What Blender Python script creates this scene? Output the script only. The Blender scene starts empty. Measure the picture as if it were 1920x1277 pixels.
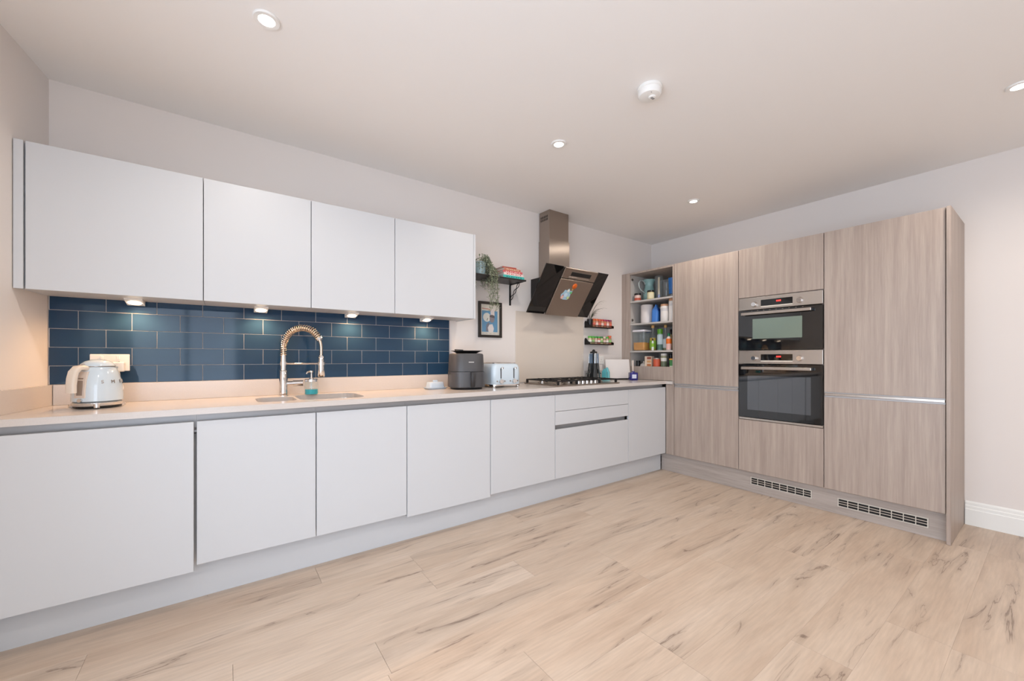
import bpy, bmesh, math, random
from mathutils import Vector, Matrix
random.seed(7)
PI = math.pi
SC = bpy.context.scene
COL = SC.collection

# ------------------------------------------------------------------ camera, world, light, exposure
cam = bpy.data.cameras.new('camera')
cam_ob = bpy.data.objects.new('camera', cam); COL.objects.link(cam_ob)
cam_ob.location = (0, 0, 1.132)
cam_ob.rotation_euler = (PI/2, 0, -math.radians(35.684))
cam.sensor_width = 36.0; cam.lens = 744.54/1920*36
cam.shift_x = 4.5/1920; cam.shift_y = 32.76/1920
cam.clip_start = 0.02
SC.camera = cam_ob
SC.view_settings.view_transform = 'Standard'
SC.view_settings.look = 'None'
SC.view_settings.gamma = 1.0
SC.view_settings.use_curve_mapping = False
SC.view_settings.exposure = -0.08
SC.cycles.transparent_max_bounces = 32

def lin(c):
    r = []
    for v in c[:3]:
        v = v/255.0
        r.append(v/12.92 if v <= .04045 else ((v+.055)/1.055)**2.4)
    return tuple(r) + (1.0,)

world = bpy.data.worlds.new('daylight'); SC.world = world; world.use_nodes = True
bg = world.node_tree.nodes['Background']
bg.inputs[0].default_value = lin((219, 230, 248)); bg.inputs[1].default_value = 6.5

WIN = (-1.75, 1.25, 0.0, 2.2)       # glazed doors in the left wall beside the camera: y from, y to, z from, z to
YF = -2.0
WF = (-1.12, 0.20, 0.0, 2.2)       # glazed door in the wall behind the camera: x from, x to, z from, z to
SKEW = math.atan(.125)              # the left wall runs a little out of square
la = bpy.data.lights.new('window_portal', 'AREA'); la.shape = 'RECTANGLE'       # guides the sky light through the glazed opening
la.size = WIN[3]-WIN[2]; la.size_y = (WIN[1]-WIN[0])/math.cos(SKEW); la.cycles.is_portal = True
lo = bpy.data.objects.new('window_portal', la); COL.objects.link(lo)
lo.location = (-.687-.125*(2.848-(WIN[0]+WIN[1])/2)-.11, (WIN[0]+WIN[1])/2, (WIN[2]+WIN[3])/2); lo.rotation_euler = (0, -PI/2, -SKEW)
lb = bpy.data.lights.new('door_portal', 'AREA'); lb.shape = 'RECTANGLE'; lb.size = WF[1]-WF[0]; lb.size_y = WF[3]-WF[2]; lb.cycles.is_portal = True
lo = bpy.data.objects.new('door_portal', lb); COL.objects.link(lo)
lo.location = ((WF[0]+WF[1])/2, YF-.13, (WF[2]+WF[3])/2); lo.rotation_euler = (PI/2, 0, 0)
DOWN_W, UNDER_W = 26.0, 7.5

# ------------------------------------------------------------------ materials
def newmat(name):
    m = bpy.data.materials.new(name); m.use_nodes = True
    nt = m.node_tree; b = nt.nodes['Principled BSDF']
    return m, nt, b

def mat(name, col, rough=.5, metal=0.0, bump=0.0, bscale=200, spec=.5, coat=0.0, emit=None, estr=0, ior=1.5, vary=0.0, vscale=30):
    m, nt, b = newmat(name)
    b.inputs['Base Color'].default_value = lin(col)
    b.inputs['Roughness'].default_value = rough
    b.inputs['Metallic'].default_value = metal
    b.inputs['Specular IOR Level'].default_value = spec
    b.inputs['IOR'].default_value = ior
    if coat:
        b.inputs['Coat Weight'].default_value = coat; b.inputs['Coat Roughness'].default_value = .03
    if emit:
        b.inputs['Emission Color'].default_value = lin(emit); b.inputs['Emission Strength'].default_value = estr
    tc = nt.nodes.new('ShaderNodeTexCoord')
    if bump:
        n = nt.nodes.new('ShaderNodeTexNoise'); n.inputs['Scale'].default_value = bscale
        bp = nt.nodes.new('ShaderNodeBump'); bp.inputs['Strength'].default_value = bump; bp.inputs['Distance'].default_value = .002
        nt.links.new(tc.outputs['Object'], n.inputs['Vector']); nt.links.new(n.outputs['Fac'], bp.inputs['Height'])
        nt.links.new(bp.outputs['Normal'], b.inputs['Normal'])
    if vary:
        n = nt.nodes.new('ShaderNodeTexNoise'); n.inputs['Scale'].default_value = vscale; n.inputs['Detail'].default_value = 4
        r = nt.nodes.new('ShaderNodeValToRGB')
        c = lin(col)
        r.color_ramp.elements[0].position = .35; r.color_ramp.elements[1].position = .65
        r.color_ramp.elements[0].color = tuple(v*(1-vary) for v in c[:3]) + (1,)
        r.color_ramp.elements[1].color = tuple(min(1, v*(1+vary)) for v in c[:3]) + (1,)
        nt.links.new(tc.outputs['Object'], n.inputs['Vector']); nt.links.new(n.outputs['Fac'], r.inputs['Fac'])
        nt.links.new(r.outputs['Color'], b.inputs['Base Color'])
    return m

def glassmat(name, tint, alpha, rough=.02, body=None, sheen=.04):
    """thin clear pane or vessel: tinted see-through with a mirror sheen; alpha = share of solid colour"""
    m, nt, b = newmat(name)
    out = nt.nodes['Material Output']
    b.inputs['Base Color'].default_value = lin(body or tint); b.inputs['Roughness'].default_value = rough
    tr = nt.nodes.new('ShaderNodeBsdfTransparent'); tr.inputs[0].default_value = lin(tint)
    gl = nt.nodes.new('ShaderNodeBsdfGlossy'); gl.inputs['Roughness'].default_value = rough
    lw_ = nt.nodes.new('ShaderNodeLayerWeight'); lw_.inputs['Blend'].default_value = .5
    pw = nt.nodes.new('ShaderNodeMath'); pw.operation = 'POWER'; pw.inputs[1].default_value = 4.0
    fr = nt.nodes.new('ShaderNodeMath'); fr.operation = 'MULTIPLY_ADD'; fr.inputs[1].default_value = .7; fr.inputs[2].default_value = sheen
    nt.links.new(lw_.outputs['Facing'], pw.inputs[0]); nt.links.new(pw.outputs[0], fr.inputs[0])
    m1 = nt.nodes.new('ShaderNodeMixShader'); m1.inputs[0].default_value = alpha
    m2 = nt.nodes.new('ShaderNodeMixShader')
    nt.links.new(tr.outputs[0], m1.inputs[1]); nt.links.new(b.outputs[0], m1.inputs[2])
    nt.links.new(fr.outputs[0], m2.inputs[0]); nt.links.new(m1.outputs[0], m2.inputs[1]); nt.links.new(gl.outputs[0], m2.inputs[2])
    nt.links.new(m2.outputs[0], out.inputs['Surface'])
    return m

def woodmat(name, c_dark, c_mid, c_light, axis='Z', stretch=14.0, rough=.45, cracks=0.0, tone=.06, base=1.6):
    """procedural timber: stretched noise for the grain, thin dark splits, one tone for each board"""
    m, nt, b = newmat(name); N = nt.nodes; L = nt.links
    tc = N.new('ShaderNodeTexCoord'); oi = N.new('ShaderNodeObjectInfo')
    mul = N.new('ShaderNodeVectorMath'); mul.operation = 'SCALE'; mul.inputs[0].default_value = (13.1, 7.7, 5.3)
    L.new(oi.outputs['Random'], mul.inputs['Scale'])
    add = N.new('ShaderNodeVectorMath'); L.new(tc.outputs['Object'], add.inputs[0]); L.new(mul.outputs[0], add.inputs[1])
    mp = N.new('ShaderNodeMapping'); L.new(add.outputs[0], mp.inputs['Vector'])
    s = [stretch]*3; s['XYZ'.index(axis)] = 1.0
    mp.inputs['Scale'].default_value = s
    n1 = N.new('ShaderNodeTexNoise'); n1.inputs['Scale'].default_value = base; n1.inputs['Detail'].default_value = 8; n1.inputs['Roughness'].default_value = .62; n1.inputs['Distortion'].default_value = .25
    L.new(mp.outputs[0], n1.inputs['Vector'])
    r = N.new('ShaderNodeValToRGB'); e = r.color_ramp.elements
    e[0].position = .28; e[0].color = lin(c_dark); e[1].position = .72; e[1].color = lin(c_light)
    k = e.new(.5); k.color = lin(c_mid)
    L.new(n1.outputs['Fac'], r.inputs['Fac'])
    # fine pores
    mp2 = N.new('ShaderNodeMapping'); s2 = [stretch*9]*3; s2['XYZ'.index(axis)] = 5.0; mp2.inputs['Scale'].default_value = s2
    L.new(add.outputs[0], mp2.inputs['Vector'])
    n2 = N.new('ShaderNodeTexNoise'); n2.inputs['Scale'].default_value = 1.6; n2.inputs['Detail'].default_value = 3; L.new(mp2.outputs[0], n2.inputs['Vector'])
    mix = N.new('ShaderNodeMix'); mix.data_type = 'RGBA'; mix.blend_type = 'MULTIPLY'; mix.inputs[0].default_value = 1.0
    rp = N.new('ShaderNodeMapRange'); rp.inputs[1].default_value = .3; rp.inputs[2].default_value = .7; rp.inputs[3].default_value = .92; rp.inputs[4].default_value = 1.06
    L.new(n2.outputs['Fac'], rp.inputs[0])
    L.new(r.outputs['Color'], mix.inputs[6]); L.new(rp.outputs[0], mix.inputs[7])
    col = mix.outputs[2]
    if cracks:
        mp3 = N.new('ShaderNodeMapping'); s3 = [8.5]*3; s3['XYZ'.index(axis)] = 1.0; mp3.inputs['Scale'].default_value = s3
        L.new(add.outputs[0], mp3.inputs['Vector'])
        n3 = N.new('ShaderNodeTexNoise'); n3.inputs['Scale'].default_value = 1.0; n3.inputs['Detail'].default_value = 6; n3.inputs['Roughness'].default_value = .52; n3.inputs['Distortion'].default_value = .7
        L.new(mp3.outputs[0], n3.inputs['Vector'])
        sb = N.new('ShaderNodeMath'); sb.operation = 'SUBTRACT'; sb.inputs[1].default_value = .5; L.new(n3.outputs['Fac'], sb.inputs[0])
        ab = N.new('ShaderNodeMath'); ab.operation = 'ABSOLUTE'; L.new(sb.outputs[0], ab.inputs[0])
        ln = N.new('ShaderNodeMapRange'); ln.inputs[1].default_value = 0; ln.inputs[2].default_value = .014; ln.inputs[3].default_value = 1; ln.inputs[4].default_value = 0
        L.new(ab.outputs[0], ln.inputs[0])
        n4 = N.new('ShaderNodeTexNoise'); n4.inputs['Scale'].default_value = 1.6; n4.inputs['Detail'].default_value = 2; L.new(mp3.outputs[0], n4.inputs['Vector'])
        mk = N.new('ShaderNodeMapRange'); mk.inputs[1].default_value = .50; mk.inputs[2].default_value = .60; L.new(n4.outputs['Fac'], mk.inputs[0])
        mm = N.new('ShaderNodeMath'); mm.operation = 'MULTIPLY'; L.new(ln.outputs[0], mm.inputs[0]); L.new(mk.outputs[0], mm.inputs[1])
        # soft grey figure around the splits
        sf = N.new('ShaderNodeMapRange'); sf.inputs[1].default_value = 0; sf.inputs[2].default_value = .10; sf.inputs[3].default_value = .34; sf.inputs[4].default_value = 0
        L.new(ab.outputs[0], sf.inputs[0])
        mm2 = N.new('ShaderNodeMath'); mm2.operation = 'MULTIPLY'; L.new(sf.outputs[0], mm2.inputs[0]); L.new(mk.outputs[0], mm2.inputs[1])
        mx = N.new('ShaderNodeMath'); mx.operation = 'MAXIMUM'; L.new(mm.outputs[0], mx.inputs[0]); L.new(mm2.outputs[0], mx.inputs[1])
        sc = N.new('ShaderNodeMath'); sc.operation = 'MULTIPLY'; sc.inputs[1].default_value = cracks; L.new(mx.outputs[0], sc.inputs[0])
        mc = N.new('ShaderNodeMix'); mc.data_type = 'RGBA'; L.new(sc.outputs[0], mc.inputs[0]); L.new(col, mc.inputs[6]); mc.inputs[7].default_value = lin((122, 103, 90))
        col = mc.outputs[2]
    if tone:
        hs = N.new('ShaderNodeHueSaturation'); L.new(col, hs.inputs['Color'])
        tr = N.new('ShaderNodeMapRange'); tr.inputs[3].default_value = 1-tone; tr.inputs[4].default_value = 1+tone; L.new(oi.outputs['Random'], tr.inputs[0])
        L.new(tr.outputs[0], hs.inputs['Value']); col = hs.outputs[0]
    L.new(col, b.inputs['Base Color']); b.inputs['Roughness'].default_value = rough
    bp = N.new('ShaderNodeBump'); bp.inputs['Strength'].default_value = .12; bp.inputs['Distance'].default_value = .001
    L.new(n2.outputs['Fac'], bp.inputs['Height']); L.new(bp.outputs['Normal'], b.inputs['Normal'])
    return m

M = {}
M['wall'] = mat('wall_paint', (231, 224, 219), .75, bump=.05, bscale=160)
M['ceil'] = mat('ceiling_paint', (244, 241, 238), .8, bump=.04, bscale=120)
M['skirt'] = mat('skirting_gloss', (240, 240, 236), .35)
M['floor'] = woodmat('oak_plank', (186, 163, 143), (199, 179, 160), (208, 190, 173), 'X', 7.0, .42, cracks=.9, tone=.018, base=.8)
M['floorbase'] = mat('floor_underlay', (120, 100, 86), .8)
M['white'] = mat('matt_white_door', (205, 207, 210), .38, bump=.015, bscale=400)
M['carc'] = mat('white_carcass', (214, 212, 210), .5)
M['larder'] = mat('larder_melamine', (196, 190, 184), .5)
M['rail'] = mat('grey_aluminium_rail', (176, 174, 174), .4, metal=.35)
M['wood'] = woodmat('grey_oak_front', (158, 142, 131), (172, 156, 145), (184, 169, 157), 'Z', 26.0, .42, tone=.02, base=1.4)
M['woodh'] = woodmat('grey_oak_plinth', (158, 146, 138), (176, 165, 157), (188, 178, 171), 'Y', 16.0, .45, tone=.0, base=1.4)
M['quartz'] = mat('pale_quartz', (208, 200, 194), .2, vary=.02, vscale=300)
M['tile'] = mat('blue_glazed_tile', (36, 63, 90), .06, bump=.02, bscale=9, vary=.06, vscale=3, spec=.3)
M['grout'] = mat('pale_grout', (186, 180, 176), .6)
M['steel'] = mat('brushed_steel', (196, 188, 180), .26, metal=1.0, bump=.03, bscale=90)
M['steeld'] = mat('dark_brushed_steel', (168, 156, 146), .3, metal=1.0)
M['chimney'] = mat('vertically_brushed_steel', (168, 156, 146), .3, metal=1.0)
_b = M['chimney'].node_tree.nodes['Principled BSDF']; _t = M['chimney'].node_tree.nodes.new('ShaderNodeTangent'); _t.direction_type = 'RADIAL'; _t.axis = 'Z'
_b.inputs['Anisotropic'].default_value = .9; _b.inputs['Anisotropic Rotation'].default_value = 0.0
M['chimney'].node_tree.links.new(_t.outputs[0], _b.inputs['Tangent'])
M['chrome'] = mat('polished_chrome', (225, 222, 220), .06, metal=1.0)
M['black'] = mat('black_plastic', (26, 25, 25), .35)
M['blackm'] = mat('matt_black_metal', (24, 22, 22), .5, spec=.4)
M['iron'] = mat('cast_iron', (26, 24, 24), .55, bump=.1)
M['bglass'] = mat('black_glass', (10, 10, 11), .03, ior=1.6)
M['ovglass'] = glassmat('tinted_oven_glass', (120, 124, 130), .55, .02, body=(72, 76, 82), sheen=.12)
M['cavity'] = mat('grey_enamel', (150, 154, 160), .35)
M['ovblack'] = mat('oven_black_glass', (12, 12, 13), .03, ior=1.75)
M['mirror'] = mat('greenish_mirror_mesh', (148, 166, 154), .22, metal=.8)
M['glass'] = glassmat('clear_glass', (251, 253, 253), .05, .02, body=(225, 232, 232))
M['pane'] = glassmat('window_pane', (250, 252, 252), .0, .01)
M['cream'] = mat('cream_glass_panel', (218, 206, 193), .1, coat=.3)
M['paleb'] = mat('pale_blue_enamel', (208, 221, 230), .14, coat=.6)
M['buttb'] = mat('pale_blue_ceramic', (196, 210, 224), .25)
M['char'] = mat('charcoal_plastic', (74, 73, 75), .38)
M['chard'] = mat('dark_charcoal_plastic', (40, 38, 39), .4)
M['plastic'] = mat('white_plastic', (240, 238, 234), .35)
M['dark'] = mat('dark_void', (18, 17, 17), .7)
M['led'] = mat('warm_led', (255, 240, 220), .5, emit=(255, 232, 205), estr=14)
M['leddown'] = mat('downlight_led', (255, 250, 240), .5, emit=(255, 246, 236), estr=12)
M['red'] = mat('red_display', (255, 60, 50), .5, emit=(255, 50, 45), estr=2.2)

_mc = {}
def cmat(c, rough=.45, metal=0.0):
    k = (tuple(c), rough, metal)
    if k not in _mc:
        _mc[k] = mat('colour_%02x%02x%02x_%d' % (c[0], c[1], c[2], int(rough*100)), c, rough, metal)
    return _mc[k]

# ------------------------------------------------------------------ mesh helpers
def bm_new(): return bmesh.new()

def box(b, x0, x1, y0, y1, z0, z1, bev=0.0, seg=1):
    t = bmesh.new()
    bmesh.ops.create_cube(t, size=1.0)
    for v in t.verts:
        v.co = Vector(((x0+x1)/2+v.co.x*(x1-x0), (y0+y1)/2+v.co.y*(y1-y0), (z0+z1)/2+v.co.z*(z1-z0)))
    if bev:
        bmesh.ops.bevel(t, geom=t.edges[:], offset=bev, segments=seg, affect='EDGES', profile=.5)
    join(b, t); return b

def join(b, t, mtx=None):
    if mtx is not None: bmesh.ops.transform(t, matrix=mtx, verts=t.verts[:])
    me = bpy.data.meshes.new('tmp'); t.to_mesh(me); t.free(); b.from_mesh(me); bpy.data.meshes.remove(me)

def rrect(w, d, r, n=5, cx=0, cy=0):
    pts = []
    for (sx, sy, a0) in ((1, 1, 0), (-1, 1, PI/2), (-1, -1, PI), (1, -1, 1.5*PI)):
        for i in range(n+1):
            a = a0+i/n*PI/2
            pts.append((cx+sx*(w/2-r)+r*math.cos(a), cy+sy*(d/2-r)+r*math.sin(a)))
    return pts

def circ(r, n=24, cx=0, cy=0):
    return [(cx+r*math.cos(2*PI*i/n), cy+r*math.sin(2*PI*i/n)) for i in range(n)]

def loft(b, rings, cap0=True, cap1=True):
    """rings: list of lists of 3D points, the same count in each"""
    R = [[b.verts.new(p) for p in ring] for ring in rings]
    n = len(R[0])
    for i in range(len(R)-1):
        for j in range(n):
            k = (j+1) % n
            b.faces.new((R[i][j], R[i][k], R[i+1][k], R[i+1][j]))
    if cap0: b.faces.new(R[0][::-1])
    if cap1: b.faces.new(R[-1])
    return b

def prism(b, poly, z0, z1, axis='z'):
    f = {'z': lambda p, h: (p[0], p[1], h), 'y': lambda p, h: (p[0], h, p[1]), 'x': lambda p, h: (h, p[0], p[1])}[axis]
    return loft(b, [[f(p, z0) for p in poly], [f(p, z1) for p in poly]])

def lathe(b, prof, n=24, cx=0, cy=0, cz=0, cap0=True, cap1=True):
    return loft(b, [[(cx+max(r, 1e-4)*math.cos(2*PI*i/n), cy+max(r, 1e-4)*math.sin(2*PI*i/n), cz+z) for i in range(n)] for r, z in prof], cap0, cap1)

def cyl(b, p0, p1, r0, r1=None, n=16):
    return tube(b, [p0, p1], [r0, r1 if r1 is not None else r0], n)

def tube(b, pts, r, n=8):
    pts = [Vector(p) for p in pts]
    rr = r if isinstance(r, (list, tuple)) else [r]*len(pts)
    t0 = (pts[1]-pts[0]).normalized()
    up = Vector((0, 0, 1)) if abs(t0.z) < .9 else Vector((1, 0, 0))
    u = t0.cross(up).normalized(); rings = []
    for i, p in enumerate(pts):
        t = (pts[min(i+1, len(pts)-1)]-pts[max(i-1, 0)]).normalized()
        u = (u-t*u.dot(t)).normalized(); v = t.cross(u)
        rings.append([p+rr[i]*(math.cos(2*PI*k/n)*u+math.sin(2*PI*k/n)*v) for k in range(n)])
    return loft(b, rings)

def obj(name, b, m, parent=None, world=True, smooth=None, kind=None, label=None):
    """link bmesh b as one mesh object; world=True: the bmesh is in world space and is moved into the parent's"""
    if parent is not None and world:
        bmesh.ops.transform(b, matrix=WM[parent.name].inverted(), verts=b.verts[:])
    bmesh.ops.recalc_face_normals(b, faces=b.faces[:])
    if smooth is not None:
        for f in b.faces: f.smooth = True
        for e in b.edges:
            if len(e.link_faces) == 2 and e.calc_face_angle(0) > math.radians(smooth): e.smooth = False
    me = bpy.data.meshes.new(name); b.to_mesh(me); b.free()
    me.materials.append(M[m] if isinstance(m, str) else m)
    o = bpy.data.objects.new(name, me); COL.objects.link(o)
    if parent is not None: o.parent = parent
    WM[o.name] = WM[parent.name].copy() if parent is not None else Matrix()
    if kind: o['kind'] = kind
    if label: o['label'] = label
    return o
WM = {}

def thing(name, label, cat, loc=(0, 0, 0), rz=0.0, group=None):
    o = bpy.data.objects.new(name, None); COL.objects.link(o)
    o.empty_display_size = .05
    o.location = loc; o.rotation_euler = (0, 0, rz)
    o['label'] = label; o['category'] = cat
    if group: o['group'] = group
    WM[o.name] = Matrix.Translation(loc) @ Matrix.Rotation(rz, 4, 'Z')
    return o

def tag(o, label, cat, group=None):
    o['label'] = label; o['category'] = cat
    if group: o['group'] = group
    return o

def rebase(o, loc):
    """put a one-mesh thing's origin at its base"""
    o.data.transform(Matrix.Translation(-Vector(loc))); o.location = loc
    WM[o.name] = Matrix.Translation(loc)
    return o

def structure(name, b, m, parent=None, smooth=None):
    o = obj(name, b, m, parent, smooth=smooth); o['kind'] = 'structure'; return o

def text(name, s, size, m, mtx, parent, depth=.0008):
    cu = bpy.data.curves.new(name, 'FONT'); cu.body = s; cu.size = size; cu.extrude = depth; cu.align_x = 'CENTER'; cu.align_y = 'CENTER'
    t = bpy.data.objects.new(name+'_tmp', cu); COL.objects.link(t)
    me = bpy.data.meshes.new_from_object(t.evaluated_get(bpy.context.evaluated_depsgraph_get()))
    bpy.data.objects.remove(t); bpy.data.curves.remove(cu)
    b = bmesh.new(); b.from_mesh(me); bpy.data.meshes.remove(me)
    bmesh.ops.transform(b, matrix=mtx, verts=b.verts[:])
    return obj(name, b, m, parent, world=False)

# ------------------------------------------------------------------ measurements of the room
D, YB, YU, XT, XR, HC, ZW = 2.848, 2.307, 2.565, 3.573, 4.119, 2.475, .903
TALL = 2.052
def xl(y): return -.687-.125*(D-y)          # the left wall runs a little out of square

# ------------------------------------------------------------------ structure
b = bm_new(); box(b, -1.5, XR+.12, D, D+.12, 0, HC); wall_back = structure('wall_back', b, 'wall')
b = bm_new(); box(b, XR, XR+.12, YF-.15, D, 0, HC); structure('wall_right', b, 'wall')
def lw(y0, y1, z0, z1, t0=0.0, t1=.12):      # a slab of the left wall, t0..t1 behind its face
    return prism(bm_new(), [(xl(y1)-t0, y1), (xl(y0)-t0, y0), (xl(y0)-t1, y0), (xl(y1)-t1, y1)], z0, z1)
b = lw(WIN[1], D, 0, HC)
for q in (lw(YF-.15, WIN[0], 0, HC), lw(WIN[0], WIN[1], WIN[3], HC)): join(b, q)
structure('wall_left', b, 'wall')
b = bm_new(); box(b, xl(YF)-.1, WF[0], YF-.12, YF, 0, HC); box(b, WF[1], XR, YF-.12, YF, 0, HC); box(b, WF[0], WF[1], YF-.12, YF, WF[3], HC); structure('wall_front', b, 'wall')
b = bm_new(); box(b, -1.6, XR+.12, YF-.15, D+.12, HC, HC+.1); structure('ceiling', b, 'ceil')

# floor of separate oak planks on an underlay
b = bm_new(); box(b, -1.6, XR+.12, YF-.15, D+.12, -.05, -.0125); floor = structure('floor', b, 'floorbase')
PW, PL = .192, 1.285
meshes = {}
def plank_mesh(L_):
    k = round(L_, 3)
    if k not in meshes:
        t = bm_new(); box(t, -k/2, k/2, -PW/2+.0001, PW/2-.0001, -.012, 0, .0003)
        me = bpy.data.meshes.new('plank'); t.to_mesh(me); t.free(); me.materials.append(M['floor']); meshes[k] = me
    return meshes[k]
y = 2.46; row = 0
while y > YF-.1:
    x = -1.35 - ((row*.43+.21*(row % 3)) % 1.0)*PL
    while x < XR:
        x0, x1 = max(x, -1.3), min(x+PL, XR-.002)
        if x1-x0 > .02:
            o = bpy.data.objects.new('plank', plank_mesh(x1-x0-.0006)); COL.objects.link(o)
            o.location = ((x0+x1)/2, y, 0); o.parent = floor
        x += PL
    y -= PW; row += 1

# skirting board on the right wall and left wall with stepped moulding
prof = [(0, 0), (.018, 0), (.018, .105), (.014, .110), (.014, .128), (.010, .133), (.010, .150), (.004, .160), (0, .160)]
b = bm_new(); loft(b, [[(XR-p[0], yy, p[1]) for p in prof] for yy in (YF, .388)]); structure('baseboard_right', b, 'skirt')
b = bm_new(); loft(b, [[(xl(yy)+p[0], yy, p[1]) for p in prof] for yy in (WIN[1], 2.28)]); structure('baseboard_left', b, 'skirt')

# glazed doors in the left wall, out of the picture: the room's daylight
win = structure('window_1', lw(WIN[0], WIN[1], WIN[3]-.06, WIN[3], .02, .10), 'skirt')
for i in range(4):
    w = (WIN[1]-WIN[0])/3; y_ = WIN[0]+i*w
    obj('stile', lw(max(WIN[0], y_-.03), min(WIN[1], y_+.03), 0, WIN[3]-.06, .03, .09), 'skirt', win)
    if i < 3:
        obj('bottom_rail', lw(y_+.03, y_+w-.03, 0, .08, .03, .09), 'skirt', win)
        obj('pane', lw(y_+.03, y_+w-.03, .08, WIN[3]-.06, .055, .061), 'pane', win)

door = structure('door_1', box(bm_new(), WF[0], WF[1], YF-.10, YF-.02, WF[3]-.06, WF[3]), 'skirt')
for x in (WF[0], (WF[0]+WF[1])/2-.03, WF[1]-.06): obj('stile', box(bm_new(), x, x+.06, YF-.09, YF-.03, 0, WF[3]-.06), 'skirt', door)
for x in (WF[0]+.06, (WF[0]+WF[1])/2+.03):
    w = (WF[1]-WF[0])/2-.09
    obj('bottom_rail', box(bm_new(), x, x+w, YF-.09, YF-.03, 0, .08), 'skirt', door); obj('pane', box(bm_new(), x, x+w, YF-.062, YF-.056, .08, WF[3]-.06), 'pane', door)

# ---- blue tiled splashback: grout bed and single tiles on the back wall
TZ0, TZ1, TX1 = 1.003, 1.452, 1.449
b = bm_new(); box(b, xl(D)+.001, TX1, D-.0092, D, TZ0, TZ1); grout = obj('splashback_grout', b, 'grout', wall_back)
PX, PZ, G = .1945, .0905, .0020
for r in range(5):
    z0 = TZ0+r*PZ; z1 = min(z0+PZ, TZ1)
    off = -.489 if r % 2 == 0 else -.587
    k = -3
    while off+k*PX < TX1:
        x0, x1 = max(off+k*PX, xl(D)+.001), min(off+(k+1)*PX, TX1)
        if x1-x0 > .012:
            t = bm_new(); box(t, x0+G/2, x1-G/2, D-.0105-random.uniform(0, .0005), D-.006, z0+G/2, z1-G/2, .0012, 2)
            c = Vector(((x0+x1)/2, D-.007, (z0+z1)/2)); bmesh.ops.translate(t, vec=-c, verts=t.verts[:])
            o = obj('tile', t, 'tile', grout, world=False); o.location = c
        k += 1

# ------------------------------------------------------------------ worktop with the cut-outs for the sink, upstand, plinths
SB = [(.232, 2.545, .185, .27, .05), (.512, 2.565, .345, .345, .075)]      # sink bowls: cx, cy, w, d, corner radius
def flat_with_holes(outer, holes, z0, z1):
    t = bm_new(); edges = []
    for loop in [outer]+holes:
        vs = [t.verts.new((p[0], p[1], z1)) for p in loop]
        edges += [t.edges.new((vs[i], vs[(i+1) % len(vs)])) for i in range(len(vs))]
    bmesh.ops.triangle_fill(t, use_beauty=True, use_dissolve=False, edges=edges)
    g = bmesh.ops.extrude_face_region(t, geom=t.faces[:])
    bmesh.ops.translate(t, vec=(0, 0, z0-z1), verts=[v for v in g['geom'] if isinstance(v, bmesh.types.BMVert)])
    return t
outer = [(xl(2.292)+.002, 2.292), (3.556, 2.292), (3.556, 2.226), (XR-.002, 2.226), (XR-.002, D-.001), (xl(D)+.002, D-.001)]
t = flat_with_holes(outer, [rrect(w, d, r, 6, cx, cy) for cx, cy, w, d, r in SB], ZW-.028, ZW)
wt = thing('worktop', 'long pale quartz worktop running the whole back wall', 'worktop', (1.4, 2.57, ZW-.028))
obj('slab', t, 'quartz', wt)
t = bm_new(); box(t, xl(D)+.017, 2.105, D-.016, D-.001, ZW+.0005, TZ0-.001, .001); tag(rebase(obj('upstand', t, 'quartz'), (.7, D-.008, ZW+.0005)), 'long pale quartz upstand below the blue tiles', 'upstand', 'quartz upstands')
t = bm_new(); box(t, 2.967, XT-.001, D-.016, D-.001, ZW+.0005, TZ0-.001, .001); tag(rebase(obj('upstand', t, 'quartz'), (3.27, D-.008, ZW+.0005)), 'short pale quartz upstand behind the white board', 'upstand', 'quartz upstands')
t = bm_new(); prism(t, [(xl(D)+.001, D-.001), (xl(D)+.016, D-.001), (xl(2.3)+.016, 2.3), (xl(2.3)+.001, 2.3)], ZW+.0005, TZ0-.001); tag(rebase(obj('upstand', t, 'quartz'), (-.7, 2.57, ZW+.0005)), 'pale quartz upstand running along the left wall beside the kettle', 'upstand', 'quartz upstands')

b = bm_new(); box(b, xl(2.4)+.003, XT+.03, 2.385, 2.401, 0, .178); structure('trim_1', b, 'white')
b = bm_new(); box(b, XT+.045, XT+.061, .412, 2.384, 0, .172); plinth2 = structure('trim_2', b, 'woodh')

def carcass(x0, x1, y0, y1, z0, z1, th=.016, top=False):
    t = bm_new()
    box(t, x0, x0+th, y0, y1, z0, z1); box(t, x1-th, x1, y0, y1, z0, z1)
    box(t, x0+th, x1-th, y0, y1, z0, z0+th); box(t, x0+th, x1-th, y1-.008, y1, z0+th, z1)
    if top: box(t, x0+th, x1-th, y0, y1, z1-th, z1)
    return t

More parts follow.
